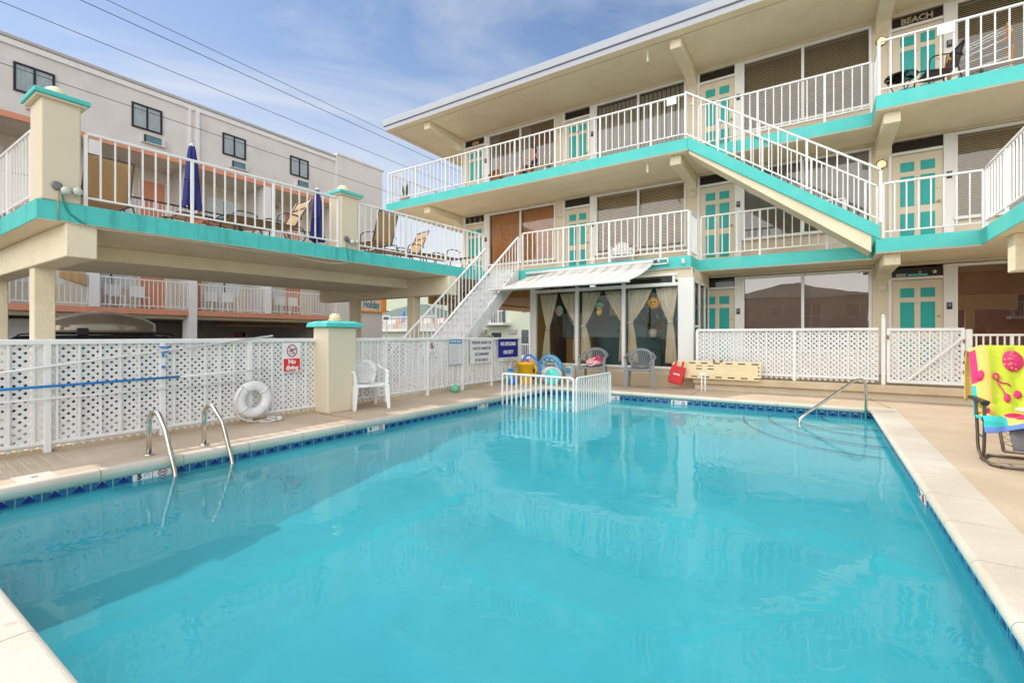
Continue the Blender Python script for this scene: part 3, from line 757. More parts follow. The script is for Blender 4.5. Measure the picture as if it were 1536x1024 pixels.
# turquoise flight of stairs from the third to the second gallery
st = sub('stair_flight', motel); n_st = 14
x0, x1, z0, z1 = -2.55, .90, Z[2], Z[1]; dx = (x1-x0)/n_st; dz = (z1-z0)/n_st
for yy in (11.27, 12.02):
    zb = .26
    P = [(x0-.02, z0+.01), (x1+.03, z1+.24), (x1+.03, z1-.02), (x0-.02, z0-.27)]
    MB().use('turq').add([(x, yy, z) for x, z in P]+[(x, yy+.05, z) for x, z in P], [(0,1,2,3)[::1], (7,6,5,4), (0,4,5,1), (1,5,6,2), (2,6,7,3), (3,7,4,0)]).build('stringer', st, bevel=.008)
m = MB().use('soffit')
for k in range(n_st):
    xa = x0+dx*k; za = z0+dz*(k+1)
    if k < n_st-1: m.box(xa-.02, xa+dx, 11.33, 12.0, za-.06, za+.0)
    m.box(xa-.01, xa+.03, 11.33, 12.0, za-.1, za-dz-.01)
m.add([(x0, 11.322, z0-.20), (x0, 12.01, z0-.20), (x1-.1, 12.01, z1+.12), (x1-.1, 11.322, z1+.12), (x0, 11.322, z0-.36), (x0, 12.01, z0-.36), (x1-.1, 12.01, z1-.24), (x1-.1, 11.322, z1-.24)], [(0,1,2,3), (7,6,5,4), (0,4,5,1), (2,6,7,3), (0,3,7,4), (1,5,6,2)])
m.build('tread', st)
railing(motel, (-2.62, 11.30, Z[2]+.06), (.94, 11.30, Z[1]+.30), h=1.02, base=.03, sp=.168, every=7)
railing(motel, (-2.05, 12.05, Z[2]-.36), (.94, 12.05, Z[1]+.26), h=.95, base=.03, sp=.19, every=5)
# ground floor terrace with its kerb
m = MB().use('terrace_mat').box(-2.40, 6, 11.02, 13.2, .13, .27)
m.use('cream_stucco').box(-2.38, 6, 11.11, 13.2, -.02, .13)
m.build('terrace', motel, bevel=.015)
MB().use('terrace_mat').box(-6.75, -2.4, 11.3, 21, -.6, .28).use('terrace_mat').box(-2.4, 6, 13.2, 21, -.6, .3).build('floor_plinth', motel)
# passage below: brown soffit, back wall, posts
MB().use('room_orange').box(-12.5, -6.8, 13.26, 21, 2.46, 2.79).box(-12.5, -10.8, 13.26, 21, 2.40, 2.46).build('passage_ceiling', motel)
m = MB().use('room_orange').box(-6.95, -6.80, 13.3, 21, -.6, 2.46).build('wall', motel)
for x, y in ((-11.4, 13.4), (-11.4, 20)): MB().use('beam_stucco').box(x-.13, x+.13, y-.13, y+.13, -.6, 2.4).build('post', motel, bevel=.01)
# glazed room beside the pool
gr = sub('sun_room', motel); GY = 11.32
m = MB().use('cream_stucco').box(-6.72, -2.46, GY, GY+.12, -.02, .40)
m.use('cream').box(-6.72, -2.46, GY+.02, GY+.12, 2.64, 2.76).box(-2.86, -2.46, GY, GY+.12, 2.50, 2.76).box(-2.58, -2.46, GY+.12, 13.2, 2.50, 2.76).box(-2.58, -2.46, GY+.12, 13.2, .27, .40)
m.build('room_wall', gr, bevel=.01)
m = MB().use('white_trim')
for a, b in ((-6.80, -6.62), (-5.42, -5.34), (-4.15, -4.07), (-2.79, -2.44)): m.box(a, b, GY-.03, GY+.09, .40 if a > -3 else .40, 2.52 if a > -3 else 2.48)
m.box(-6.62, -2.79, GY-.028, GY+.088, .40, .46).box(-6.62, -2.79, GY-.026, GY+.086, 2.36, 2.44).box(-6.62, -2.79, GY-.028, GY+.088, 2.60, 2.66).box(-2.92, -2.86, GY-.02, GY+.088, 2.44, 2.60).box(-6.78, -6.64, GY-.02, GY+.08, -.02, .4)
for yy in (11.42, 12.0, 12.62, 13.1): m.box(-2.50, -2.45, yy, yy+.07, .40, 2.50)
m.box(-2.495, -2.455, 11.49, 12.0, 1.38, 1.44).box(-2.50, -2.45, 11.42, 13.17, .401, .46).box(-2.50, -2.45, 11.42, 13.17, 2.43, 2.499)
m.build('frame', gr, bevel=.006)
for a, b in ((-6.62, -5.42), (-5.34, -4.15), (-4.07, -2.79)):
    MB().use('pane_room').add([(a, GY+.03, .46), (b, GY+.03, .46), (b, GY+.03, 2.36), (a, GY+.03, 2.36)], [(0,1,2,3)]).build('pane', gr)
    MB().use('pane_room').add([(a, GY+.03, 2.44), (b, GY+.03, 2.44), (b, GY+.03, 2.60), (a, GY+.03, 2.60)], [(0,1,2,3)]).build('pane', gr)
for a, b, c, d in ((11.49, 12.0, .46, 1.38), (11.49, 12.0, 1.44, 2.43), (12.07, 12.62, .46, 2.43), (12.69, 13.1, .46, 2.43)):
    MB().use('pane_room').add([(-2.475, a, c), (-2.475, b, c), (-2.475, b, d), (-2.475, a, d)], [(0,1,2,3)]).build('pane', gr)
m = MB().use('room_teal').box(-6.6, -2.9, 13.12, 13.19, .28, 2.74).use('room_brown').box(-6.65, -6.56, 12.2, 13.1, .3, 2.6)
m.use('room_orange').box(-6.72, -6.66, 11.5, 13.1, .28, 2.64)
m.use('dark').box(-6.7, -2.5, 11.5, 13.1, .281, .30).build('room_lining', gr)
for q, (xa, za, w_, h_, mt) in enumerate(((-5.2, 1.75, .32, .42, 'board'), (-4.6, 1.95, .5, .3, 'ink_grey'), (-3.75, 1.9, .3, .4, 'teal_toy'), (-4.05, 1.3, .42, .3, 'room_brown'), (-5.75, 2.0, .25, .3, 'rust'))):
    MB().use('wood').box(xa, xa+w_, 13.09, 13.115, za, za+h_).use(mt).box(xa+.03, xa+w_-.03, 13.08, 13.09, za+.03, za+h_-.03).build('framed_picture', gr)
m = MB().use('leaf'); rq = random.Random(4)
for q in range(60):
    a = rq.uniform(0, 6.28); l = rq.uniform(.1, .4); p = Vector((-3.75, 12.5, 1.35)); d_ = Vector((math.cos(a), math.sin(a), rq.uniform(.1, 1.3))); s_ = Vector((-math.sin(a), math.cos(a), 0))*.03
    m.add([p+d_*l*.3-s_, p+d_*l*.3+s_, p+d_*l], [(0,1,2)])
m.use('lamp_glass').lathe([(.1, 0), (.13, .22)], (-3.75, 12.5, 1.15), 14).build('house_plant', gr)
# awning bracket box on the slab
# curtains, tied back
def curtain(x0, x1, xt, zt, xb0, xb1, k):
    """hangs between x0..x1 at the top, gathered at xt,zt, falls to xb0..xb1"""
    def f(u, v):
        z = 2.34-(2.34-.52)*v; vt = (2.34-zt)/(2.34-.52)
        if v < vt:
            s = (v/vt)**1.3; a = x0+(xt-.05-x0)*s; b = x1+(xt+.05-x1)*s
        else:
            s = ((v-vt)/(1-vt))**.6; a = xt-.05+(xb0-xt+.05)*s; b = xt+.05+(xb1-xt-.05)*s
        am = .035*(.4+.6*abs(v-vt))
        return (a+(b-a)*u, GY+.20+am*math.sin(u*44+k)+.015*math.sin(u*17+v*3), z)
    c = sub('curtain', gr)
    MB().use('curtain').grid(f, 120, 36).build('cloth', c, solid=.004)
    MB().use('curtain').lathe([(.065, -.03), (.07, 0), (.065, .03)], (xt, GY+.2, zt), 14).build('tie', c)
for c_ in ((-6.60, -6.05, -6.36, 1.38, -6.55, -6.28, 0), (-5.98, -5.44, -5.50, 1.50, -5.58, -5.40, 1), (-5.33, -4.80, -5.28, 1.45, -5.36, -5.02, 2),
           (-4.68, -4.16, -4.20, 1.55, -4.30, -4.12, 3), (-4.05, -3.45, -4.00, 1.52, -4.06, -3.80, 4), (-3.36, -2.84, -3.02, 1.52, -3.14, -2.86, 5)): curtain(*c_)
# window hangings
h = sub('fish_hanging', gr); X, Yh, Zh = -5.93, GY+.06, 1.86
MB().use('pole_blue').lathe([(.0001, 0), (.12, 0), (.12, .01)], (X, Yh, Zh), 20, Matrix.Rotation(R(90), 4, 'X')).build('disc', h)
MB().use('green_ball').lathe([(.07, .012), (.115, .012), (.115, .02), (.07, .02)], (X+.01, Yh, Zh), 20, Matrix.Rotation(R(90), 4, 'X'), sy=1.25).build('weed', h)
MB().use('red_stripe').ball((X, Yh-.02, Zh), .06, 10, 1.0, .3, 1.4).use('yellow').ball((X+.02, Yh-.03, Zh+.03), .02, 8).build('fish', h)
h = sub('pineapple_hanging', gr); X, Zh = -4.78, 1.82
MB().use('yellow').ball((X, Yh, Zh), .085, 12, 1, .3, 1.35).build('fruit', h)
k = MB().use('green_ball')
for a in (-60, -35, -12, 12, 35, 60): k.bar((X, Yh, Zh+.09), (X+.15*math.sin(R(a)), Yh, Zh+.09+.14*math.cos(R(a))), .035, .012, up=(0,1,0))
k.build('leaves', h)
MB().use('black').box(X-.05, X-.012, Yh-.034, Yh-.028, Zh+.02, Zh+.045).box(X+.012, X+.05, Yh-.034, Yh-.028, Zh+.02, Zh+.045).use('sign_white').box(X-.04, X+.04, Yh-.034, Yh-.028, Zh-.03, Zh-.015).build('face', h)
h = sub('sun_hanging', gr); X, Zh = -3.38, 1.98
k = MB().use('sign_orange'); pts = []
for q in range(24):
    r_ = .165 if q % 2 == 0 else .105; pts.append((X+r_*math.sin(q*math.pi/12), Zh+r_*math.cos(q*math.pi/12)))
k.add([(X, Yh, Zh)]+[(x, Yh, z) for x, z in pts], [(0, 1+q, 1+(q+1) % 24) for q in range(24)])
k.build('rays', h, solid=.008)
MB().use('yellow').lathe([(.0001, .02), (.085, .018), (.09, .0)], (X, Yh, Zh), 24, Matrix.Rotation(R(90), 4, 'X')).build('disc', h)
MB().use('black').box(X-.06, X-.012, Yh-.028, Yh-.022, Zh+.005, Zh+.035).box(X+.012, X+.06, Yh-.028, Yh-.022, Zh+.005, Zh+.035).tube([(X-.035, Yh-.025, Zh-.03), (X, Yh-.025, Zh-.045), (X+.035, Yh-.025, Zh-.03)], .005, 5).build('face', h)
# things inside the room
t = thing('wooden_cabinet', 'brown wooden cabinet behind the glass left of the pineapple hanging', 'cabinet', (-5.9, 12.8, .3))
MB().use('room_brown').box(-6.35, -5.5, 12.6, 13.0, .3, 1.15).build('carcass', t, bevel=.01); MB().use('wood').box(-6.3, -5.95, 12.58, 12.6, .36, 1.1).box(-5.9, -5.55, 12.58, 12.6, .36, 1.1).build('door', t)
t = thing('display_shelf', 'white wall shelf lined with small jars inside the sun room', 'shelf', (-4.2, 13, 1.7))
MB().use('room_teal').box(-5.0, -3.2, 12.9, 13.1, 1.62, 1.65).build('board', t)
for q in range(9):
    xx = -4.9+.19*q; MB().use(('ink_grey', 'rust', 'lamp_glass', 'teal_toy')[q % 4]).lathe([(.03, 0), (.035, .08), (.02, .12)], (xx, 13.0, 1.65), 8).build('jar', t)
t = thing('computer_desk', 'black desk and screen behind the right curtain of the sun room', 'desk', (-3.2, 12.7, .3))
MB().use('black').box(-3.5, -2.75, 12.4, 13.0, .3, 1.22).build('desk_body', t, bevel=.01); MB().use('dark').box(-3.35, -2.9, 12.6, 12.63, 1.26, 1.6).build('screen', t)
# ------------------------------------------------------------------ raised sun deck on the left
deck = thing('sun_deck', 'raised turquoise edged sun deck on cream beams over the parking on the left', 'sun deck', (-10.5, 6, 0))
def dx_(y): return -8.77+(y-1.79)*.0825       # pool-side edge of the deck
DK = [(-8.77, 1.79), (dx_(11.22), 11.22), (-13.9, 11.22), (-13.9, 1.79)]
MB().prism(DK, 2.755, 3.03, 'deck_floor', 'turq_worn', 'soffit').build('deck_slab', deck, bevel=.008)
m = MB().use('beam_stucco')
m.box(-13.9, -8.74, 2.08, 2.42, 2.285, 2.752); m.build('cross_beam', deck, bevel=.012)
MB().use('beam_stucco').box(-13.6, -8.12, 9.37, 9.72, 2.27, 2.752).build('cross_beam', deck, bevel=.012)
def lb(y0, y1):
    a0 = -10.62+(y0-2.42)*.148; a1 = -10.62+(y1-2.42)*.148
    return [(a0-2.2, y0), (a0, y0), (a1, y1), (a1-2.5, y1)]
MB().prism(lb(2.42, 9.37), 2.50, 2.752, 'beam_stucco', 'beam_stucco', 'beam_stucco').build('long_beam', deck, bevel=.012)
for x, y in ((-10.66, 2.25), (-13.75, 2.25), (-9.55, 9.55), (-12.05, 9.55)):
    MB().use('beam_stucco').box(x-.13, x+.13, y-.13, y+.13, -.6, 2.29).build('post', deck, bevel=.012)
def pillar(par, x0, x1, y0, y1, z0, z1, cap=.09, name='pillar', sloped=False):
    p = sub(name, par) if name else par
    MB().use('cream').box(x0, x1, y0, y1, z0, z1).build('shaft', p, bevel=.02, seg=2)
    if not sloped: MB().use('turq').box(x0-cap, x1+cap, y0-cap, y1+cap, z1, z1+.065).use('cream').box(x0-cap*.7, x1+cap*.7, y0-cap*.7, y1+cap*.7, z1-.03, z1-.001).build('cap', p, bevel=.008)
    else:
        a, b, c, d = x0-cap, x1+cap, y0-cap, y1+cap; e = .06
        MB().use('turq').add([(a,c,z1),(b,c,z1),(b,d,z1),(a,d,z1),(a+.012,c+.012,z1+.06),(b-.012,c+.012,z1+.06),(b-.012,d-.012,z1+.06),(a+.012,d-.012,z1+.06),(a+e*1.9,c+e*1.9,z1+.095),(b-e*1.9,c+e*1.9,z1+.095),(b-e*1.9,d-e*1.9,z1+.095),(a+e*1.9,d-e*1.9,z1+.095)],
            [(3,2,1,0),(0,1,5,4),(1,2,6,5),(2,3,7,6),(3,0,4,7),(4,5,9,8),(5,6,10,9),(6,7,11,10),(7,4,8,11),(8,9,10,11)]).build('cap', p, bevel=.004)
    zc = z1+(.095 if sloped else .065); xc, yc = (x0+x1)/2, (y0+y1)/2
    q_ = 1. if sloped else 1.45
    MB().use('cream').lathe([(.11*q_, 0), (.10*q_, .03), (.09*q_, .03)], (xc, yc, zc), 20).build('lamp_base', p)
    MB().use('lamp_dome').lathe([(.092*q_, .03), (.092*q_, .06*q_), (.075*q_, .10*q_), (.045*q_, .118*q_), (.0001, .122*q_)], (xc, yc, zc), 20).build('lamp_dome', p)
pillar(deck, -9.27, -8.74, 1.83, 2.24, 3.03, 4.42, .085)
pillar(deck, -8.80, -8.38, 6.29, 6.71, 3.03, 4.16, .085)
e_ = .06
railing(deck, (dx_(2.28)-e_, 2.30, 3.03), (dx_(6.26)-e_, 6.26, 3.03), every=8)
railing(deck, (dx_(6.76)-e_, 6.76, 3.03), (dx_(10.82)-e_, 10.82, 3.03), every=8)
railing(deck, (-9.32, 1.86, 3.03), (-13.8, 1.86, 3.03), every=8)
railing(deck, (-13.8, 2.0, 3.03), (-13.8, 9.0, 3.03), every=8)
# twin floodlights and the wiring
def flood(x, y, z, par):
    f = sub('floodlight', par)
    m = MB().use('flood_grey').lathe([(.0001, 0), (.055, .005), (.06, .03), (.04, .045)], (x, y, z+.03), 14, Matrix.Rotation(R(90), 4, 'Y'))
    for dy, dz, tilt in ((.06, -.02, 30), (.17, -.01, 60)):
        M = Matrix.Rotation(R(tilt), 4, 'X') @ Matrix.Rotation(R(110), 4, 'Y')
        m.lathe([(.02, -.05), (.03, -.02), (.055, .05)], (x+.07, y+dy, z+dz), 14, M)
        m.use('flood_glass').lathe([(.055, .05), (.058, .075), (.035, .1), (.0001, .105)], (x+.07, y+dy, z+dz), 14, M).use('flood_grey')
    m.build('lamp_heads', f)
flood(-8.74, 1.98, 3.20, deck); flood(-8.38, 6.40, 3.20, deck)
MB().use('conduit').tube([(-8.70, 1.99, 3.16), (-8.71, 1.99, 3.02), (-8.735, 2.0, 2.76)], .008, 6).tube(bez([(-8.70, 2.06, 2.76), (-8.68, 2.4, 2.72), (-8.66, 3.2, 2.735), (-8.60, 4.4, 2.725), (-8.52, 5.2, 2.735), (-8.50, 5.6, 2.69), (-8.46, 6.2, 2.69), (-8.38, 6.45, 2.74)]), .011, 6).build('cable', deck)
MB().use('green_conduit').tube(bez([(-8.70, 2.03, 3.12), (-8.715, 2.05, 3.03), (-8.73, 2.12, 2.88), (-8.70, 2.28, 2.76)]), .012, 6).tube(bez([(-8.37, 6.41, 3.16), (-8.375, 6.43, 3.0), (-8.37, 6.47, 2.76)]), .01, 6).build('cable', deck)
# white exterior stair from the parking to the deck level
ws = thing('exterior_staircase', 'white metal staircase with handrails climbing to the second gallery beside the raised deck', 'staircase', (-7.7, 9, -.6))
sx0, sx1 = -8.02, -7.10; ns = 21; ya, za, yb, zb = 6.88, -.6, 11.18, 3.03
m = MB().use('steps_white')
for k in range(ns):
    y = ya+(yb-ya)*k/ns; z = za+(zb-za)*(k+1)/ns
    m.box(sx0+.05, sx1-.05, y-.02, y+(yb-ya)/ns+.01, z-.035, z)
    m.box(sx0+.05, sx1-.05, y+.0, y+.012, z-(zb-za)/ns+.0, z-.036)
m.build('treads', ws)
for x in (sx0, sx1-.05):
    MB().use('steps_white').add([(x, ya-.05, za), (x, ya+.2, za), (x, yb, zb-.36), (x, yb, zb+.02), (x, ya-.05, za+.22)]+[(x+.05, ya-.05, za), (x+.05, ya+.2, za), (x+.05, yb, zb-.36), (x+.05, yb, zb+.02), (x+.05, ya-.05, za+.22)],
        [(4,3,2,1,0), (5,6,7,8,9), (0,1,6,5), (1,2,7,6), (2,3,8,7), (3,4,9,8), (4,0,5,9)]).build('stringer', ws, bevel=.006)
railing(ws, (sx0+.02, ya+.1, za+.28), (sx0+.02, yb-.35, zb-.26), h=.92, base=.02, sp=.15, every=6)
railing(ws, (sx1-.02, ya+.1, za+.28), (sx1-.02, yb+.0, zb+.03), h=.92, base=.02, sp=.15, every=7)
# right-hand raised deck (only its corner is in the frame)
rd = thing('raised_deck', 'turquoise edged raised deck with white rail projecting at the right edge above the terrace', 'raised deck', (5, 5, 0))
MB().prism([(2.31, -1), (6, -1), (6, 11.27), (2.31, 11.27)], 2.755, 3.03, 'deck_floor', 'turq', 'soffit').build('deck_slab', rd, bevel=.008)
for y in (10.25, 2.0): MB().use('beam_stucco').box(2.47, 6, y, y+.32, 2.18, 2.752).build('cross_beam', rd, bevel=.012)
for y in (10.4, 2.1): MB().use('beam_stucco').box(4.6, 4.86, y-.13, y+.13, 0, 2.18).build('post', rd, bevel=.01)
railing(rd, (2.37, 11.22, 3.03), (2.37, -.8, 3.03), every=7, sp=.15)
# ------------------------------------------------------------------ fences round the pool
FX = -6.57
def fence_run(name, label, pts, ztop, zbot, x=None, posts=(), bx=.17, cat='fence', off=.03):
    a, b = pts; f = thing(name, label, cat, ((a[0]+b[0])/2, (a[1]+b[1])/2, 0))
    va = Vector((*a, 0)); vb = Vector((*b, 0)); d = (vb-va); Lg = d.length; d.normalize(); nr = Vector((d.y, -d.x, 0))
    up = Vector((0, 0, 1))
    MB().use('white').bar(va+up*(ztop-.03), vb+up*(ztop-.03), .065, .055).build('top_rail', f, bevel=.008)
    MB().use('white').bar(va+up*zbot, vb+up*zbot, .04, .035).build('bottom_rail', f, bevel=.006)
    n_ = int(Lg/bx); first = None
    for k in range(1, n_):
        q = va+d*(Lg*k/n_)
        if any(abs(Lg*k/n_-s) < .06 for s in posts): continue
        if first is None:
            first = MB().use('white').box(-.011, .011, -.011, .011, zbot, ztop-.058).build('baluster', None); o = first
        else: o = first.copy(); COL.objects.link(o)
        o.location = q-WLOC[f]; o.rotation_euler.z = math.atan2(d.y, d.x); o.parent = f; o.name = 'baluster'
    for s in posts:
        q = va+d*s; MB().use('white').box(q.x-.03, q.x+.03, q.y-.03, q.y+.03, posts_z, ztop-.03).build('post', f, bevel=.006)
    lattice(f, (a[0]-nr.x*off, a[1]-nr.y*off), (b[0]-nr.x*off, b[1]-nr.y*off), zbot-.06, ztop-.05, nrm=nr, **LP)
    return f
posts_z = 0.; LP = dict(pitch=.080, w=.032)
fence_run('lattice_fence', 'long white lattice fence left of the stucco gate pillar, behind the pool ladder', ((FX, -.6), (FX, 4.46)), 1.15, .10, posts=(2.02, 3.02, 4.05))
LP = dict(pitch=.085, w=.029)
fence_run('lattice_fence', 'white lattice fence between the gate pillar and the sun room, hung with pool signs', ((FX+.02, 4.99), (FX-.02, 10.45)), 1.15, .13, posts=(.86, 1.95, 3.05, 4.15, 5.0, 5.43))
m = MB().use('terrace_mat').box(-6.76, -6.60, -.6, 11.1, -.02, .045); struct(m.build('kerb'))
posts_z = .27; LP = dict(pitch=.094, w=.037)
f = fence_run('lattice_fence', 'white lattice fence on the raised terrace in front of the ground floor windows', ((-2.36, 11.2), (.90, 11.2)), 1.34, .37, posts=(.02, 1.9,), bx=.155)
MB().use('white').box(.94, 1.0, 11.17, 11.23, .27, 1.52).ball((.97, 11.2, 1.55), .03, 8, sz=1.4).build('post', f, bevel=.006)
g = thing('lattice_gate', 'white lattice gate with a diagonal brace beside the lounge chair', 'gate', (1.5, 11.2, .3))
m = MB().use('white').bar((1.03, 11.2, 1.30), (2.08, 11.2, 1.30), .045, .05).bar((1.03, 11.2, .34), (2.08, 11.2, .34), .045, .05)
m.build('frame_rails', g, bevel=.005)
MB().use('white').bar((1.045, 11.2, .32), (1.045, 11.2, 1.32), .05).build('frame_stile', g, bevel=.005)
MB().use('white').bar((2.065, 11.2, .32), (2.065, 11.2, 1.32), .05).build('frame_stile', g, bevel=.005)
MB().use('white').bar((1.30, 11.165, .36), (2.05, 11.165, 1.15), .035, .02, up=(0,1,0)).build('brace', g)
k = MB().use('white')
for q in range(1, 7): k.box(1.045+.146*q-.011, 1.045+.146*q+.011, 11.189, 11.211, .36, 1.28)
k.build('balusters', g)
lattice(g, (1.05, 11.23), (2.06, 11.23), .34, 1.30, nrm=(0,-1,0), **LP)
MB().use('rust').tube(bez([(2.09, 11.14, .92), (2.075, 11.10, .86), (2.085, 11.10, .78), (2.06, 11.14, .70)]), .014, 6).box(2.06, 2.085, 11.15, 11.18, 1.06, 1.12).box(2.06, 2.085, 11.15, 11.18, .52, .58).box(1.02, 1.05, 11.15, 11.18, 1.12, 1.2).build('latch', g)
rf = thing('picket_railing', 'white square picket railing on the terrace behind the towel covered lounge chair', 'railing', (3.3, 11.25, .3))
railing(rf, (2.16, 11.25, .27), (5.2, 11.25, .27), h=.95, sp=.088, every=6, base=.08, group=False)
MB().use('white').box(2.10, 2.19, 11.2, 11.29, .27, 1.30).build('post', rf, bevel=.006)
# stucco gate pillar with turquoise cap
gp = thing('gate_pillar', 'cream stucco pillar with sloped turquoise cap and dome lamp between the fences', 'pillar', (-6.42, 4.72, 0))
pillar(gp, -6.62, -6.25, 4.45, 4.98, 0, 1.32, .075, name=None, sloped=True)
# ------------------------------------------------------------------ signs on the left fence
SXF = FX+.035
def sign(name, label, y0, y1, z0, z1, mname, cat='sign'):
    s = thing(name, label, cat, (SXF, (y0+y1)/2, z0))
    MB().use(mname).box(SXF, SXF+.006, y0, y1, z0, z1).build('board', s, bevel=.0015)
    return s
s = sign('no_diving_sign', 'red and white No diving sign with crossed diver roundel', 3.90, 4.185, .655, 1.08, 'sign_white')
MB().use('sign_red').box(SXF+.006, SXF+.008, 3.915, 4.17, .665, .85).build('red_panel', s)
text('No', .088, 'sign_white', facing('+X', (SXF+.009, 4.043, .802)), 'lettering', s, .004)
text('diving', .088, 'sign_white', facing('+X', (SXF+.009, 4.043, .715)), 'lettering', s, .004, sx=.95)
k = MB().use('marker_red').tube([(SXF+.009, 4.043+.075*math.cos(a), .965+.085*math.sin(a)) for a in [2*math.pi*i/28 for i in range(28)]], .0075, 6, closed=True).bar((SXF+.011, 3.99, 1.03), (SXF+.011, 4.096, .90), .012, .006, up=(1,0,0))
k.use('black').bar((SXF+.008, 4.0, .955), (SXF+.008, 4.09, .985), .014, .004, up=(1,0,0)).tube([(SXF+.008, 4.09, .992), (SXF+.009, 4.095, .996)], .012, 8).bar((SXF+.008, 4.02, .965), (SXF+.008, 4.055, 1.0), .008, .004, up=(1,0,0))
for q in range(3): k.tube([(SXF+.008, 4.0+.03*q+j*.01, .925+.006*math.sin(j*1.6)) for j in range(4)], .003, 4)
k.build('roundel', s)
s = sign('no_glass_sign', 'small white notice with a crossed pictogram in a red ring, left of the rules board', 6.92, 7.16, .77, 1.07, 'sign_white')
k = MB().use('marker_red').tube([(SXF+.008, 7.04+.066*math.cos(a), .985+.066*math.sin(a)) for a in [2*math.pi*i/24 for i in range(24)]], .006, 6, closed=True).bar((SXF+.009, 6.995, 1.03), (SXF+.009, 7.085, .94), .01, .004, up=(1,0,0))
k.use('black').lathe([(.018, 0), (.018, .05), (.008, .07), (.008, .09)], (SXF+.006, 7.035, .945), 8)
k.use('ink_grey')
for q, (a, b) in enumerate(((6.98, 7.10), (6.95, 7.13), (6.96, 7.12))): k.box(SXF+.006, SXF+.0075, a, b, .865-.035*q, .880-.035*q)
k.build('roundel', s)
s = sign('bather_rules_sign', 'tall white bathers rules board with a blue header strip', 7.55, 7.99, .57, 1.12, 'sign_grey')
MB().use('sign_teal').box(SXF+.006, SXF+.008, 7.56, 7.98, 1.02, 1.11).box(SXF+.006, SXF+.0075, 7.555, 7.562, .575, 1.02).box(SXF+.006, SXF+.0075, 7.978, 7.985, .575, 1.02).box(SXF+.006, SXF+.0075, 7.56, 7.98, .572, .58).build('header', s)
text('BATHER RULES', .062, 'sign_white', facing('+X', (SXF+.009, 7.77, 1.065)), 'lettering', s, .0015, sx=.82)
k = MB().use('ink_grey')
for q in range(13):
    rr = random.Random(q); k.box(SXF+.006, SXF+.0072, 7.60, 7.60+rr.uniform(.2, .34), .985-.031*q, .992-.031*q)
k.build('small_print', s)
s = sign('adult_supervision_sign', 'large pale notice reading PERSONS UNDER THE AGE OF 16 MUST BE ACCOMPANIED BY AN ADULT', 8.27, 9.14, .56, 1.11, 'sign_grey')
for q, tx in enumerate(('PERSONS UNDER THE', 'AGE OF 16 MUST BE', 'ACCOMPANIED', 'BY AN ADULT.')):
    text(tx, .088, 'ink', facing('+X', (SXF+.008, 8.70, 1.03-.132*q)), 'lettering', s, .001, sx=.86)
s = sign('no_lifeguard_sign', 'dark blue sign reading NO LIFEGUARD ON DUTY in white above the toy bucket', 9.36, 10.24, .66, 1.11, 'sign_blue')
text('NO LIFEGUARD', .125, 'sign_white', facing('+X', (SXF+.008, 9.80, .985)), 'lettering', s, .004, sx=.78)
text('ON DUTY', .125, 'sign_white', facing('+X', (SXF+.008, 9.80, .78)), 'lettering', s, .004, sx=.78)
s = sign('swimming_notice', 'narrow white strip notice hung directly below the blue lifeguard sign', 9.38, 10.22, .56, .65, 'sign_grey')
text('No Swimming Alone', .06, 'ink_grey', facing('+X', (SXF+.008, 9.80, .605)), 'lettering', s, 0, sx=.9)
# ------------------------------------------------------------------ kit hung on the left fence
lr = thing('life_ring', 'white life ring with grey straps hanging on the lattice left of the No diving sign', 'life ring', (FX+.11, 3.44, .08))
LC = Vector((FX+.11, 3.44, .325)); rt, rm = .068, .182
def ringpt(a, b): return LC+Vector((rt*math.sin(b)*.85, (rm+rt*math.cos(b))*math.cos(a), (rm+rt*math.cos(b))*math.sin(a)))
m = MB().use('sign_white'); nn, mm_ = 48, 16; vs = [ringpt(2*math.pi*i/nn, 2*math.pi*j/mm_) for i in range(nn) for j in range(mm_)]
m.add(vs, [(i*mm_+j, ((i+1) % nn)*mm_+j, ((i+1) % nn)*mm_+(j+1) % mm_, i*mm_+(j+1) % mm_) for i in range(nn) for j in range(mm_)], True); m.build('ring', lr)
for a in (40, 130, 220, 310):
    MB().use('n_ac' if False else 'lilac' if False else 'sign_grey').tube([LC+Vector(((rt+.004)*math.sin(b)*.87, (rm+(rt+.004)*math.cos(b))*math.cos(R(a)), (rm+(rt+.004)*math.cos(b))*math.sin(R(a)))) for b in [2*math.pi*i/16 for i in range(16)]], .011, 5, closed=True).build('strap', lr)
m = MB().use('rope_white'); rr = random.Random(3)
P_ = [LC+Vector((.05, -.16, .19)), LC+Vector((.06, -.26, .0)), LC+Vector((.05, -.22, -.2)), LC+Vector((.06, -.05, -.29)), (FX+.16, 3.55, .03), (FX+.2, 3.72, .05), (FX+.16, 3.82, .02), (FX+.25, 3.70, .02), (FX+.22, 3.58, .05), (FX+.14, 3.66, .06), (FX+.2, 3.78, .03), (FX+.26, 3.6, .015), (FX+.15, 3.5, .015)]
m.tube(bez(P_), .011, 6).ball((FX+.24, 3.74, .035), .036, 10).build('rope', lr)
def pole(name, label, a, b, r, mname, tip=None, cat='pole'):
    t = thing(name, label, cat, a)
    MB().use(mname).tube([a, b], r, 8).build('shaft', t)
    if tip: MB().use(tip[0]).tube([b, tip[1]], r*.8, 8).build('extension', t)
pole('telescopic_pole', 'bright blue telescopic pole resting along the lattice fence', (FX+.08, -.4, .655), (FX+.08, 2.57, .69), .014, 'pole_blue', ('white', (FX+.08, 3.66, .72)))
pole('skimmer_pole', 'thin white pole rising from the left edge to the top of the fence', (FX+.06, -.4, .635), (FX+.06, 3.74, 1.185), .012, 'white')
pole('reaching_pole', 'thin white pole lowest of the three along the fence, ending above the life ring', (FX+.06, -.4, .537), (FX+.06, 3.64, .568), .011, 'white')
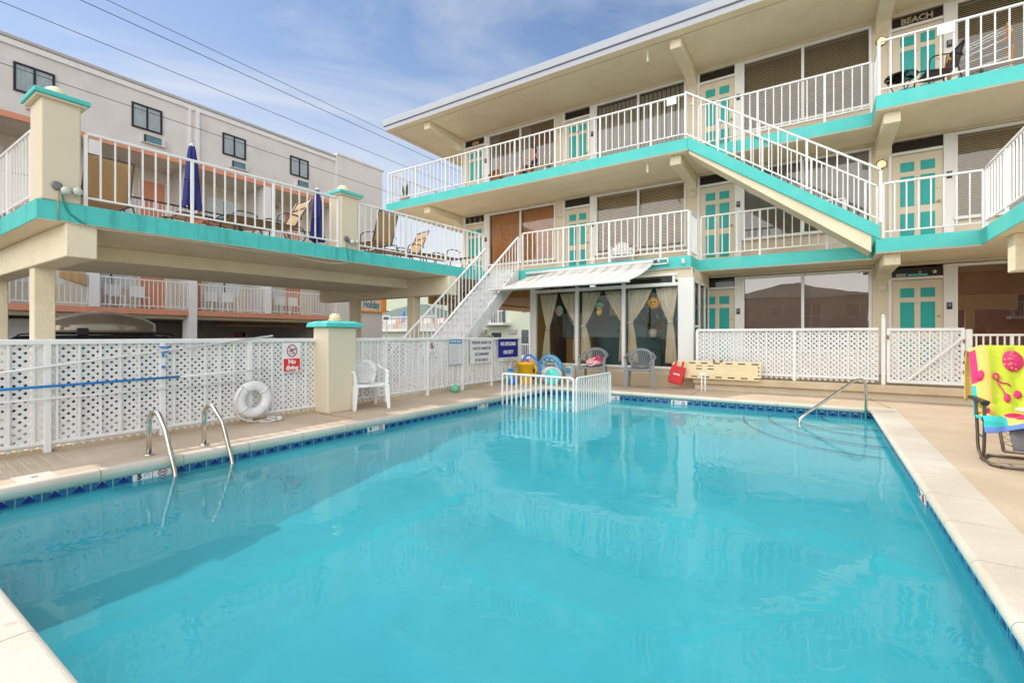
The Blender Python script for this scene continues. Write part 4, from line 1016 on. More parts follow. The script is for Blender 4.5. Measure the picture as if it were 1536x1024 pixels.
hk = thing('pole_hook', 'blue painted hook and block on the fence post beside the blue pole', 'hook', (FX+.05, 2.42, .95))
MB().use('pole_blue').box(FX+.035, FX+.05, 2.37, 2.47, 1.04, 1.058).box(FX+.035, FX+.05, 2.455, 2.472, .99, 1.04).box(FX+.035, FX+.05, 2.42, 2.455, .985, 1.0).box(FX+.035, FX+.05, 2.405, 2.425, .93, .985).build('hook_plate', hk)
MB().use('pole_blue').box(FX+.035, FX+.05, 2.40, 2.435, .80, .83).build('block', hk)
# ------------------------------------------------------------------ ladder, handrail, barrier
ld = thing('pool_ladder', 'stainless steel pool ladder with two arched rails at the left pool side', 'ladder', (-5.5, 2.2, 0))
for y0, y1 in ((1.94, 2.0), (2.44, 2.52)):
    pts = [(-5.57, y0, 0), (-5.57, y0, .30)]+[(-5.465-.105*math.cos(t), y0+.02*t/2, .33+.11*math.sin(t)) for t in [R(x) for x in (10, 35, 60, 85, 110, 135, 152)]]+[(-5.32, y1-.015, .27), (-5.16, y1, -.10), (-5.14, y1, -.2), (-5.14, y1, -.95)]
    MB().use('chrome').tube(pts, .0225, 12).lathe([(.05, 0), (.048, .012), (.03, .02)], (-5.57, y0, 0), 16).build('rail', ld)
for k in range(3): MB().use('chrome').box(-5.18, -5.09, 2.0, 2.52, -.24-.25*k, -.215-.25*k).build('step', ld, bevel=.006)
hr = thing('stair_handrail', 'single bent steel handrail over the curved pool steps in the far right corner', 'handrail', (.6, 9.45, 0))
MB().use('chrome').tube([(.60, 9.44, -.5), (.60, 9.44, .36)]+[Vector((.60, 9.44, .36))+Vector((-.075*(1-math.cos(t)), -.075*(1-math.cos(t)), .13*math.sin(t))) for t in [R(x) for x in (25, 50, 75, 100)]]+[(.44, 9.28, .475), (-.20, 8.58, -.02), (-.27, 8.50, -.10), (-.29, 8.48, -.18), (-.29, 8.48, -.75)], .022, 12).build('rail', hr)
def barrier(a, b, z0, z1, n_, label):
    t = thing('pool_barrier', label, 'barrier', (a[0], a[1], z0), group='white barrier panels standing in the pool')
    a = Vector((*a, 0)); b = Vector((*b, 0)); d = b-a; Lg = d.length; d.normalize(); r_ = .05; up = Vector((0,0,1)); o = []
    for cxx, cz, s0 in ((Lg-r_, z1-r_, 0), (r_, z1-r_, 90), (r_, z0+r_, 180), (Lg-r_, z0+r_, 270)):
        for k in range(5): t_ = R(s0+22.5*k); o.append(a+d*(cxx+r_*math.cos(t_))+up*(cz+r_*math.sin(t_)))
    MB().use('white_plastic').tube(o, .021, 8, closed=True).build('frame', t)
    first = None
    for k in range(1, n_):
        q = a+d*(Lg*k/n_)
        if first is None: first = MB().use('white_plastic').box(-.019, .019, -.008, .008, z0+.01-z0, z1-.01-z0).build('slat', None, bevel=.003); s_ = first
        else: s_ = first.copy(); COL.objects.link(s_)
        s_.name = 'slat'; s_.location = q+up*z0-WLOC[t]; s_.rotation_euler.z = math.atan2(d.y, d.x); s_.parent = t
barrier((-5.27, 7.70), (-3.63, 7.50), -.32, .44, 14, 'white slatted barrier panel facing the camera in front of the yellow bucket')
barrier((-3.58, 7.52), (-3.58, 9.10), -.32, .44, 15, 'white slatted barrier panel seen end on in front of the grey chairs')
# ------------------------------------------------------------------ plastic armchairs (front faces local -Y)
def armchair(name, label, loc, rz, mt, back='slats', group=None, sc=1.):
    t = thing(name, label, 'chair', loc, rz, group); t.scale = (sc,)*3
    W2 = .27
    def seat(u, v):
        x = (u-.5)*2; y = -.24+.46*v
        return (x*(.235-.02*v), y, .41-.02*v+.02*x*x-.03*math.sin(v*3.1)*(1-x*x)+(-.03 if v < .05 else 0))
    MB().use(mt).grid(seat, 12, 10).build('seat', t, local=True, solid=.012)
    MB().use(mt).tube([(-.235, -.22, .39), (-.22, -.245, .385), (.22, -.245, .385), (.235, -.22, .39)], .02, 6).build('seat_edge', t, local=True)
    def bp(s, h):   # point on the back surface: s -1..1, h 0..1
        wd = .20+.055*math.sin(min(1, h*1.2)*1.5)
        return Vector((s*wd, .20+.13*h-.07*s*s*(.4+h*.6), .40+.42*h))
    m = MB().use(mt)
    rim = []
    for i in range(25):
        a = R(180-180*i/24); s = math.cos(a); h = .45+.55*max(0, math.sin(a))**.75
        rim.append(bp(s, h))
    # broad rounded top rim
    outer = rim; inner = []
    for i in range(25):
        a = R(180-180*i/24); inner.append(bp(.74*math.cos(a), .40+.45*max(0, math.sin(a))**.8))
    vs = outer+inner; m.add(vs, [(i, i+1, 25+i+1, 25+i) for i in range(24)], True)
    for s in (-1, 1): m.add([bp(s, .45), bp(s*.74, .40), bp(s*.60, 0), bp(s*.92, 0)], [(0,1,2,3)], True)
    m.add([bp(-.65, .13), bp(.65, .13), bp(.62, 0), bp(-.62, 0)], [(0,1,2,3)], True)
    if back == 'slats':
        for k in range(-4, 5):
            s = k/5.4; top = .40+.45*math.sqrt(max(0, 1-(s*1.05/.74)**2)) if abs(s) < .70 else .5
            w_ = .013; lo = bp(s*.72, .12); hi = bp(s, min(.9, top+.03)); mid = bp(s*.9, .5)
            m.add([lo-Vector((w_/2,0,0)), lo+Vector((w_/2,0,0)), mid+Vector((w_*.55,0,0)), mid-Vector((w_*.55,0,0)), hi-Vector((w_*.7,0,0)), hi+Vector((w_*.7,0,0))], [(0,1,2,3), (3,2,5,4)])
    else:
        for sg in (-1, 1):
            for k in range(-7, 8):
                pts = []
                for q in range(9):
                    h = .1+.75*q/8; s = k/6.+sg*(h-.45)*1.1
                    lim = .74 if h < .45 else .74*math.sqrt(max(0, 1-((h-.40)/.47)**2))
                    if abs(s) < lim+.05: pts.append(bp(s, h))
                if len(pts) > 1:
                    for a_, b_ in zip(pts, pts[1:]): m.bar(a_, b_, .016, .008)
    m.build('backrest', t, local=True, solid=.012)
    for s in (-1, 1):
        def arm(u, v, s=s):
            P = [(.275, -.235, .615), (.30, -.15, .635), (.30, .0, .65), (.275, .12, .68), (.24, .19, .735)]
            k = u*4; i = min(3, int(k)); f = k-i; p = [P[i][q]*(1-f)+P[i+1][q]*f for q in range(3)]
            w_ = .05-.015*u
            return (s*(p[0]+(v-.5)*w_), p[1], p[2]-.012*(2*v-1)**2)
        MB().use(mt).grid(arm, 16, 4).build('armrest', t, local=True, solid=.014)
        # front leg merges into arm support, rear leg splayed
        def leg(p0, p1, w0, w1, nm):
            p0, p1 = Vector(p0), Vector(p1); vs = []
            for p, w_ in ((p0, w0), (p1, w1)):
                vs += [p+Vector((-s*w_*.5, -.004, 0)), p+Vector((s*w_*.5, -.012, 0)), p+Vector((s*w_*.5, w_*.8, 0)), p+Vector((s*w_*.36, w_*.8, 0)), p+Vector((s*w_*.34, .012, 0)), p+Vector((-s*w_*.5, .010, 0))]
            fs = [(i, (i+1) % 6, 6+(i+1) % 6, 6+i) for i in range(6)]+[(5,4,3,2,1,0), (6,7,8,9,10,11)]
            return MB().use(mt).add(vs, fs).build(nm, t, local=True)
        leg((s*.285, -.265, 0), (s*.255, -.235, .40), .05, .085, 'leg')
        leg((s*.255, -.235, .40), (s*.278, -.225, .615), .06, .04, 'arm_support')
        leg((s*.25, .30, 0), (s*.215, .17, .41), .04, .07, 'leg')
    return t
armchair('plastic_armchair', 'white plastic armchair with a lattice back beside the stucco gate pillar', (-6.29, 5.22, 0), R(68), 'white_plastic', 'lattice', sc=.97)
armchair('plastic_armchair', 'grey plastic armchair standing empty, the right one of two before the glass room', (-3.45, 10.58, 0), R(14), 'grey_plastic', sc=1.1)
armchair('plastic_armchair', 'grey plastic armchair with a pink striped bag on its seat, before the glass room', (-4.60, 10.62, 0), R(12), 'grey_plastic', sc=1.1)
t = thing('beach_bag', 'pink and white striped bag with rope handles lying on a grey chair seat', 'bag', (-4.59, 10.58, .46))
m = MB().use('bag_stripe')
def bag(u, v):
    a = 2*math.pi*u; r_ = math.sin(math.pi*v)**.55
    return (-4.58+r_*.20*math.cos(a)*(1+.08*math.sin(3*a)), 10.58+r_*.13*math.sin(a), .455+.17*v*(1+.25*math.sin(a*2+1)*v)+.02*math.sin(5*a)*v)
m.grid(bag, 28, 12); m.build('body', t)
MB().use('sign_white').tube(bez([(-4.70, 10.44, .59), (-4.65, 10.40, .51), (-4.57, 10.39, .48), (-4.49, 10.40, .52), (-4.45, 10.44, .60)]), .010, 6).build('handle', t)
MB().use('towel_pink').tube(bez([(-4.52, 10.54, .61), (-4.44, 10.50, .69), (-4.38, 10.54, .59)]), .03, 8).build('flap', t)
# toys
t = thing('toy_bucket', 'big yellow plastic tub with rounded handles, magenta towel inside', 'bucket', (-6.13, 9.98, 0))
MB().use('yellow').lathe([(.15, 0), (.16, .02), (.205, .46), (.235, .47), (.24, .545), (.22, .55), (.195, .46), (.15, .05)], (-6.13, 9.98, .0), 28).build('tub', t)
for s in (-1, 1): MB().use('yellow').tube(bez([(-6.13+s*.22, 9.98+s*.02, .47), (-6.13+s*.30, 9.97, .40), (-6.13+s*.28, 9.97, .28), (-6.13+s*.18, 9.98, .24)]), .02, 8).build('handle', t)
t = thing('magenta_towel', 'crumpled magenta towel poking out of the yellow tub', 'towel', (-5.64, 9.96, .4))
MB().use('magenta').grid(lambda u, v: (-6.25+.26*u, 9.88+.15*v+.02*math.sin(u*9), .54+.055*math.sin(u*7+v*4)*math.sin(math.pi*u)), 14, 8).build('cloth', t, solid=.01)
t = thing('blue_pool_float', 'round blue inflatable ring leaning on the sun room sill behind the white ball', 'inflatable', (-5.05, 10.75, .3))
Mr = Matrix.Translation((-5.90, 10.85, .37)) @ Matrix.Rotation(R(14), 4, 'X')
def tor(m, M, r_, q, n=40, k=12, sy=1.):
    vs = [M @ Vector(((r_+q*math.cos(b))*math.cos(a), q*sy*math.sin(b), (r_+q*math.cos(b))*math.sin(a))) for a in [2*math.pi*i/n for i in range(n)] for b in [2*math.pi*j/k for j in range(k)]]
    m.add(vs, [(i*k+j, ((i+1) % n)*k+j, ((i+1) % n)*k+(j+1) % k, i*k+(j+1) % k) for i in range(n) for j in range(k)], True); return m
tor(MB().use('sky_ring'), Mr, .275, .075).build('ring', t)
tor(MB().use('light_blue_ring'), Mr, .225, .07, sy=1.1).build('inner_ring', t)
m = MB().use('magenta')
for a in (30, 70, 95, 130, 160): m.ball(Mr @ Vector((.29*math.cos(R(a)), -.07, .29*math.sin(R(a)))), .022, 6, 1.4, .3, 1)
m.use('navy')
for a in (50, 82, 112, 145): m.ball(Mr @ Vector((.24*math.cos(R(a)), -.085, .24*math.sin(R(a)))), .018, 6, 1.4, .3, 1)
m.build('printed_pattern', t)
t = thing('white_ball', 'white and lilac inflatable ball in front of the round blue ring', 'ball', (-4.96, 10.45, .3))
MB().use('ball_white').ball((-5.66, 10.42, .21), .21, 24, sx=1.4).build('ball', t)
MB().use('lilac').tube([(-5.66+.30*math.cos(a)*math.sin(R(62)), 10.42+.07, .21+.205*math.sin(a)) for a in [R(-70+150*i/14) for i in range(15)]], [.006]+[.022]*13+[.006], 8).build('lilac_band', t)
t = thing('teal_swim_float', 'teal and white patterned disc float behind the barrier, under the white ball', 'float', (-4.95, 10.1, .1))
M_ = Matrix.Translation((-5.46, 10.10, .19)) @ Matrix.Rotation(R(80), 4, 'X')
m = MB().use('teal_toy').lathe([(.0001, .03), (.19, .03), (.215, .0), (.19, -.03), (.0001, -.03)], n=30, M=M_, c=(0,0,0))
m.build('disc', t)
t = thing('pool_noodle', 'bright blue foam noodle arching out of the yellow tub', 'noodle', (-5.5, 9.9, .2))
MB().use('blue_noodle').tube(bez([(-6.15, 9.93, .12), (-6.16, 9.92, .54), (-6.08, 9.93, .70), (-5.95, 9.95, .70), (-5.82, 9.98, .58), (-5.74, 10.0, .36), (-5.72, 10.0, .16)]), .028, 10).build('noodle', t)
t = thing('blue_watering_toy', 'small blue plastic toy on the deck left of the yellow tub', 'toy', (-5.98, 10.05, .1))
MB().use('sky_ring').lathe([(.06, 0), (.075, .18), (.05, .24), (.035, .34)], (-6.36, 9.62, 0), 14).use('pole_blue').lathe([(.08, 0), (.09, .14), (.05, .16)], (-6.27, 9.58, 0), 14).ball((-6.34, 9.63, .36), .07, 10, 1.3, .6, .5).build('body', t)
t = thing('white_crate', 'small white crate with coloured odds behind the white ball', 'crate', (-4.95, 10.95, .1))
MB().use('sign_white').box(-5.58, -5.40, 11.05, 11.25, 0, .40).use('sky_ring').box(-5.56, -5.42, 11.045, 11.05, .2, .36).build('box', t, bevel=.01)
MB().use('yellow').ball((-5.52, 11.1, .42), .03, 8).use('green_ball').ball((-5.45, 11.11, .42), .028, 8).build('contents', t)
t = thing('green_float_ball', 'small green plastic ball against the foot of the fence', 'ball', (-6.38, 7.62, .07))
MB().use('green_ball').ball((-6.40, 7.60, .085), .085, 16).box(-6.48, -6.32, 7.59, 7.61, .08, .09).build('ball', t)
# spine board, red bag, hose stand
t = thing('spine_board', 'long tan plastic spine board lying on its edge against the terrace kerb', 'rescue board', (-1.95, 10.95, .25))
Mb = Matrix.Translation((-2.84, 10.98, .24)) @ Matrix.Rotation(R(-8), 4, 'X')
o_ = [(0, .05), (.06, 0), (.5, 0), (1.78, .0), (1.80, .03), (1.80, .36), (1.77, .39), (.5, .40), (.07, .38), (0, .33)]
MB().use('board').add([Mb @ Vector((x, -.03, z)) for x, z in o_]+[Mb @ Vector((x, .03, z)) for x, z in o_], [tuple(range(10)), tuple(range(10, 20))[::-1]]+[(i, 10+i, 10+(i+1) % 10, (i+1) % 10) for i in range(10)]).build('board', t, bevel=.012)
m = MB().use('dark')
for q in range(6):
    xx = .42+.25*q; m.box(xx, xx+.13, -.034, -.029, .035, .06, Mb); m.box(xx-.05, xx+.08, -.034, -.029, .335, .36, Mb)
for xx in (.52, .76):
    for zz in (.21, .28): m.box(xx, xx+.12, -.034, -.029, zz, zz+.022, Mb)
for zz in (.1, .18, .26): m.box(1.745, 1.765, -.034, -.029, zz, zz+.04, Mb); m.box(.035, .055, -.034, -.029, zz, zz+.04, Mb)
m.build('hand_holes', t)
MB().use('board').box(.3, 1.5, -.036, -.03, .295, .303, Mb).box(.3, 1.5, -.036, -.03, .10, .107, Mb).build('moulded_ribs', t)
MB().use('rust').box(1.0, 1.06, -.04, -.03, .37, .42, Mb).box(.86, .91, -.04, -.03, .37, .41, Mb).build('strap_buckle', t)
t = thing('head_immobilizer_bag', 'red vinyl rescue bag with straps hanging over the left end of the spine board', 'bag', (-2.7, 10.88, .3))
Mr = Matrix.Translation((-2.70, 10.86, .33)) @ Matrix.Rotation(R(12), 4, 'Y') @ Matrix.Rotation(R(-6), 4, 'X')
MB().use('red').box(-.155, .155, -.03, .03, -.22, .18, Mr).box(-.15, .15, -.045, -.028, -.20, .04, Mr).build('bag', t, bevel=.012, seg=2)
MB().use('red').box(-.10, -.06, -.02, .02, .17, .29, Mr).box(.05, .09, -.02, .02, .17, .31, Mr).use('black').box(-.165, -.15, -.03, .02, -.02, .05, Mr).box(-.165, -.15, -.03, .02, -.14, -.09, Mr).box(.15, .17, -.03, .02, -.12, -.08, Mr).build('strap', t, bevel=.004)
MB().use('sign_white').box(-.07, .07, -.048, -.045, -.02, .015, Mr).use('red').box(-.05, -.04, -.0485, -.0475, -.02, .015, Mr).box(-.01, 0, -.0485, -.0475, -.02, .015, Mr).box(.03, .04, -.0485, -.0475, -.02, .015, Mr).build('white_print', t)
t = thing('white_hitch_stand', 'short white two legged pipe stand in front of the spine board', 'stand', (-2.10, 10.7, 0))
MB().use('white_plastic').tube([(-2.13, 10.62, 0), (-2.13, 10.62, .36)], .016, 8).tube([(-2.06, 10.62, 0), (-2.06, 10.62, .36)], .016, 8).box(-2.17, -2.02, 10.59, 10.66, .34, .41).build('pipes', t, bevel=.008)
# awning over the glass room
aw = thing('striped_awning', 'cream awning with thin grey stripes sagging above the glazed room', 'awning', (-5.2, 10.6, 2.4))
AX0, AX1 = -7.0, -3.32
def awn(u, v):
    # v=0 at wall, 1 at front bar; left end twists lower
    x0 = -6.86+(-7.22+6.86)*v; x1 = -3.30+(-3.52+3.30)*v
    x = x0+(x1-x0)*u; y = 11.22-1.25*v
    z = 2.93-.54*v-.055*math.sin(math.pi*v)
    if u < .30: z -= .05*math.sin(math.pi*v)*math.sin(u/.30*math.pi)-(.03 if False else 0)
    z += .0025*math.sin(u*60)*math.sin(math.pi*v)
    z += -.10*max(0, .28-u)/.28*(1-v)
    return (x, y, z)
MB().grid(awn, 150, 18, matfn=lambda u, v: 'awning_stripe' if (u*46) % 1 < .16 or (.40 < (u*46) % 1 < .46) else 'awning').build('canopy', aw, solid=.006)
MB().use('white_plastic').tube([(-7.27, 9.96, 2.38), (-3.48, 9.96, 2.38)], .035, 10).build('front_bar', aw)
MB().use('white').bar((-6.7, 11.2, 2.60), (-6.55, 10.0, 2.36), .04).bar((-4.1, 11.2, 2.62), (-4.35, 10.0, 2.36), .04).bar((-6.9, 9.98, 2.35), (-6.2, 10.9, 2.45), .035).box(-4.42, -4.30, 9.98, 10.05, 2.30, 2.37).build('folding_arm', aw)
MB().use('white_plastic').tube([(-6.85, 11.19, 2.92), (-3.18, 11.19, 2.95)], .04, 10).box(-3.32, -2.98, 11.15, 11.22, 2.86, 2.885).box(-3.0, -2.975, 11.15, 11.22, 2.86, 3.0).box(-3.3, -3.0, 11.15, 11.22, 2.97, 3.0).build('roller', aw)
MB().use('bronze').tube([(-3.30, 11.14, 2.94), (-3.22, 11.14, 2.95)], .03, 8).build('gear', aw)
# ------------------------------------------------------------------ lounge chair with towel
lc = thing('folding_lounge_chair', 'grey sling folding lounge chair with black tube frame at the right pool side', 'lounge chair', (1.6, 6.1, 0))
m = MB().use('black')
LX0, LX1 = 1.245, 1.90
for x in (LX0, LX1):
    s = 1 if x == LX0 else -1
    MB().use('bronze').tube(bez([(x, 6.25, .555), (x, 6.20, .30), (x, 6.14, .10), (x+s*.03, 5.98, .03), (x+s*.10, 5.90, .018)], 6), .0135, 8).build('leg', lc)
    MB().use('bronze').tube(bez([(x+s*.012, 6.02, .57), (x+s*.012, 6.02, .33), (x+s*.012, 6.05, .10), (x+s*.03, 6.22, .02), (x+s*.12, 6.42, .018)], 6), .0135, 8).build('leg', lc)
    MB().use('black').box(x-.03, x+.03, 5.92, 6.42, .565, .595).tube([(x, 5.95, .55), (x, 5.95, .58)], .03, 10).build('armrest', lc, bevel=.008)
    MB().use('bronze').bar((x+s*.006, 6.05, .25), (x+s*.006, 6.19, .25), .012).build('link', lc)
MB().use('bronze').tube([(LX0+.10, 5.90, .018), (LX1-.10, 5.90, .018)], .0135, 8).tube([(LX0+.12, 6.42, .018), (LX1-.12, 6.42, .018)], .0135, 8).build('base_bar', lc)
def frame_z(y): return .42 if y < 6.3 else .42+(y-6.3)*2.2
MB().use('bronze').tube([(LX0+.055, 5.66, .20), (LX0+.055, 5.82, .44), (LX0+.055, 6.27, .37), (LX0+.055, 6.60, 1.0), (LX0+.10, 6.63, 1.04), (LX1-.10, 6.63, 1.04), (LX1-.055, 6.60, 1.0), (LX1-.055, 6.27, .37), (LX1-.055, 5.82, .44), (LX1-.055, 5.66, .20), (LX0+.055, 5.66, .20)], .0125, 8).build('sling_frame', lc)
def sling(u, v):
    P = [(5.67, .21), (5.83, .43), (6.05, .385), (6.27, .37), (6.43, .68), (6.60, 1.0)]
    k = v*5; i = min(4, int(k)); f = k-i
    return (LX0+.115+(LX1-LX0-.23)*u, P[i][0]*(1-f)+P[i+1][0]*f, P[i][1]*(1-f)+P[i+1][1]*f-.015*math.sin(math.pi*u))
MB().use('lounge_sling').grid(sling, 10, 30).build('sling', lc, solid=.006)
k = MB().use('black')
for x, s in ((LX0+.06, 1), (LX1-.06, -1)):
    P = [(5.69, .24), (5.83, .43), (6.05, .385), (6.25, .372)]; n_ = 26; pts = []
    for q in range(n_):
        f = q/(n_-1)*3; i = min(2, int(f)); f -= i
        pts.append((x+(0 if q % 2 else s*.06), P[i][0]*(1-f)+P[i+1][0]*f, P[i][1]*(1-f)+P[i+1][1]*f-(.0)))
    k.tube(pts, .003, 5)
k.build('bungee_cord', lc)
# towel draped over the back and the seat
tw = thing('beach_towel', 'lime green fruit print beach towel with yellow and teal borders draped over the lounge chair', 'towel', (1.55, 6.4, .8))
TP = [(6.62, .55), (6.68, .85), (6.67, 1.03), (6.63, 1.075), (6.585, 1.05), (6.50, .88), (6.42, .70), (6.33, .52), (6.25, .43), (6.10, .42), (5.95, .425), (5.84, .46), (5.79, .43), (5.75, .36)]
def tsurf(u, v, e=0.):
    k = v*(len(TP)-1); i = min(len(TP)-2, int(k)); f = k-i
    y = TP[i][0]*(1-f)+TP[i+1][0]*f; z = TP[i][1]*(1-f)+TP[i+1][1]*f
    x = 1.235+.76*u+(.03*math.sin(v*5)-.02)*(1-u)+.03
    fall = max(0, .10-u)/.10
    z -= fall*.05*(1 if v < .6 else .3); x += -.015*fall
    y += .015*math.sin(u*14+v*6)*(.5 if v < .3 else 1)+.01*math.sin(u*31+v*3)-fall*.0
    if v > .55: z += .012*math.sin(u*17+v*9)
    if v > .93: z -= .03*math.sin(u*6+2)
    return Vector((x, y-.012-e, z+.012+e*.4))
def tmat(u, v):
    if v > .955: return 'towel_blue'
    if v > .70 and u < .18: return 'towel_teal'
    if v > .74 and u < .42: return 'towel_yellow'
    if u < .035 and .45 < v < .72: return 'towel_teal'
    if u < .055 and .3 < v < .45: return 'towel_pink'
    if u < .14: return 'towel_yellow'
    return 'towel_green'
m = MB().grid(tsurf, 90, 110, matfn=tmat)
def patch(m, outline, fill=True, r_=.004):
    """printed motif: outline in (u,v) of the towel"""
    pts = [tsurf(u, v, .013) for u, v in outline]
    if fill:
        c = tsurf(sum(p[0] for p in outline)/len(outline), sum(p[1] for p in outline)/len(outline), .013)
        m.add([c]+pts, [(0, 1+i, 1+(i+1) % len(pts)) for i in range(len(pts))], True)
    else: m.tube(pts, r_, 5, closed=True)
def ell(cu, cv, ru, rv, n=20, wob=0., ph=0): return [(cu+ru*math.cos(a)*(1+wob*math.sin(7*a)), cv+rv*math.sin(a)*(1+wob*math.sin(5*a+ph))) for a in [2*math.pi*i/n for i in range(n)]]
m.use('towel_pink')
patch(m, ell(.375, .365, .10, .045, 26, .02)); patch(m, ell(.385, .50, .035, .016)); patch(m, ell(.285, .515, .030, .017)); patch(m, ell(.20, .43, .028, .012, 14), False); 
for a, b in (((.205, .44), (.27, .505)), ((.21, .44), (.33, .47))): m.tube([tsurf(a[0]+(b[0]-a[0])*q/6, a[1]+(b[1]-a[1])*q/6+.006*math.sin(q), .009) for q in range(7)], .003, 4)
patch(m, ell(.33, .635, .085, .035), False, .006); patch(m, ell(.33, .635, .066, .026), False, .003)
for a in range(0, 360, 60): m.tube([tsurf(.33, .635, .009), tsurf(.33+.066*math.cos(R(a)), .635+.026*math.sin(R(a)), .009)], .003, 4)
for a in range(0, 360, 72): patch(m, ell(.60+.032*math.cos(R(a)), .545+.014*math.sin(R(a)), .020, .010, 10))
patch(m, ell(.68, .42, .06, .02, 18), False); patch(m, ell(.75, .60, .06, .03, 18)); patch(m, ell(.45, .80, .06, .02, 14, .2)); patch(m, ell(.30, .85, .05, .012, 14, .2), False)
patch(m, ell(.62, .83, .05, .02, 14, .2)); patch(m, ell(.06, .42, .03, .02, 12, .2)); patch(m, ell(.09, .60, .025, .022, 12, .2))
m.use('towel_yellow')
for q in range(16):
    a = q*2.4; rr = .02+.075*((q*7) % 16)/16; u_, v_ = .375+rr*math.cos(a), .365+rr*.45*math.sin(a); m.tube([tsurf(u_-.008, v_, .0165), tsurf(u_+.008, v_+.003, .0165)], .0022, 4)
m.build('cloth', tw, solid=.008)
t = thing('sunscreen_tube', 'blue and clear tube lying on the towel at the chair seat', 'tube', (1.62, 6.2, .5))
A = Vector((1.50, 6.20, .505)); B_ = Vector((1.66, 6.155, .495)); C_ = Vector((1.86, 6.13, .49))
MB().use('tube_clear').tube([A, A.lerp(B_, .4), B_], [.012, .03, .034], 12).build('cap', t)
MB().use('tube_blue').tube([B_, C_], .036, 14).build('tube_body', t)
MB().use('sign_white').ball(B_.lerp(C_, .35)+Vector((0, -.033, .006)), .012, 8, 1.6, .3, 1).ball(B_.lerp(C_, .55)+Vector((0, -.033, .006)), .012, 8, 1.6, .3, 1).ball(B_.lerp(C_, .75)+Vector((0, -.033, .006)), .010, 8, 1.6, .3, 1).build('print', t)
# ------------------------------------------------------------------ sun deck furniture
def lounger(label, loc, rz, back=55, gname='tan sling loungers on the raised deck'):
    t = thing('sun_lounger', label, 'sun lounger', loc, rz, gname)
    # long axis local +X: foot at 0, hinge at 1.25, back rises beyond
    a = R(back); ux, uz = math.cos(a), math.sin(a)
    for s in (-1, 1):
        MB().use('bronze').tube(bez([(0, s*.31, .30), (.05, s*.31, .34), (1.25, s*.31, .34), (1.30, s*.31, .33)], 5), .016, 8).tube([(1.22, s*.31, .34), (1.22+ux*.72, s*.31, .34+uz*.72)], .016, 8).build('side_rail', t, local=True)
        MB().use('bronze').tube(bez([(.10, s*.32, .33), (.08, s*.33, .12), (.16, s*.33, .015), (.34, s*.33, .015), (.44, s*.33, .15), (.46, s*.32, .33)], 6), .014, 8).build('leg', t, local=True)
        MB().use('bronze').tube(bez([(1.0, s*.32, .33), (1.0, s*.33, .12), (1.1, s*.33, .015), (1.3, s*.33, .015), (1.42, s*.33, .16), (1.36, s*.32, .33)], 6), .014, 8).build('leg', t, local=True)
        MB().use('bronze').tube(bez([(.85, s*.33, .34), (.88, s*.345, .50), (1.0, s*.35, .56), (1.25, s*.35, .55), (1.34, s*.34, .50)], 6), .015, 8).build('armrest', t, local=True)
    MB().use('bronze').tube([(.0, -.31, .30), (.0, .31, .30)], .014, 8).tube([(1.22+ux*.72, -.31, .34+uz*.72), (1.22+ux*.72, .31, .34+uz*.72)], .014, 8).tube([(1.22+ux*.5, -.31, .34+uz*.5), (1.22+ux*.5, .31, .34+uz*.5)], .011, 8).build('cross_rail', t, local=True)
    MB().use('sling').grid(lambda u, v: (.02+1.22*u, -.30+.6*v, .345-.02*math.sin(math.pi*v)), 12, 6).build('seat', t, local=True, solid=.006)
    MB().use('sling').grid(lambda u, v: (1.23+ux*.70*u, -.30+.6*v, .345+uz*.70*u-.01*math.sin(math.pi*v)), 8, 6).build('backrest', t, local=True, solid=.006)
    return t
L1 = lounger('tan sling lounger with its back raised high, nearest the big corner pillar', (-11.10, 2.84, 3.03), R(0), 72)
def lo(label, loc, rz, back=55):
    return lounger(label, loc, rz, back)
lo('tan sling lounger between the two closed blue umbrellas, its back lying flat', (-9.75, 3.75, 3.03), R(88), 8)
lo('tan sling lounger with a steep back, just left of the umbrella by the middle pillar', (-9.25, 4.35, 3.03), R(84), 62)
lo('tan sling lounger directly right of the middle pillar, back raised', (-9.9, 7.55, 3.03), R(5), 74)
lo('tan sling lounger with back raised, second right of the middle pillar', (-9.55, 8.05, 3.03), R(75), 66)
lo('tan sling lounger lying flat close to the white staircase', (-9.15, 9.15, 3.03), R(80), 10)
def umbrella(label, x, y, ztop, lean=0):
    t = thing('closed_umbrella', label, 'umbrella', (x, y, 3.03), group='closed blue umbrellas on the raised deck')
    def f(u, v):
        a = 2*math.pi*u; r_ = (.035+.085*v**.7)*(1+.32*math.sin(6*a+v*2.5))*(1.0 if v < .93 else 1.08); return (x+lean*v+r_*math.cos(a), y+r_*math.sin(a), ztop-1.12*v*(1+.04*math.sin(3*a)))
    MB().use('navy').grid(f, 48, 16).build('canopy', t)
    MB().use('umb_white').tube([(x, y, 3.05), (x, y, ztop-.02)], .019, 10).ball((x, y, ztop+.01), .04, 10).build('pole', t)
    MB().use('navy').tube([(x+lean*.5+.115*math.cos(a), y+.115*math.sin(a), ztop-.62) for a in [2*math.pi*i/12 for i in range(12)]], .010, 6, closed=True).build('strap', t)
    MB().use('umb_white').lathe([(.22, 0), (.22, .05), (.05, .10), (.04, .18)], (x, y, 3.03), 18).build('base', t)
umbrella('closed deep blue umbrella standing left of centre on the deck, its tip above the railing', -9.6, 4.0, 4.64)
umbrella('closed deep blue umbrella leaning beside the middle pillar', -9.3, 6.35, 4.40, .0)
t = thing('side_table', 'low round table with a pale turquoise top behind the railing', 'table', (-9.5, 4.75, 3.03))
MB().use('towel_teal').lathe([(.24, .40), (.24, .42), (.0001, .425)], (-9.55, 4.72, 3.03), 20).build('table_top', t); MB().use('bronze').lathe([(.16, 0), (.16, .02), (.02, .03), (.02, .40)], (-9.55, 4.72, 3.03), 12).build('pedestal', t)
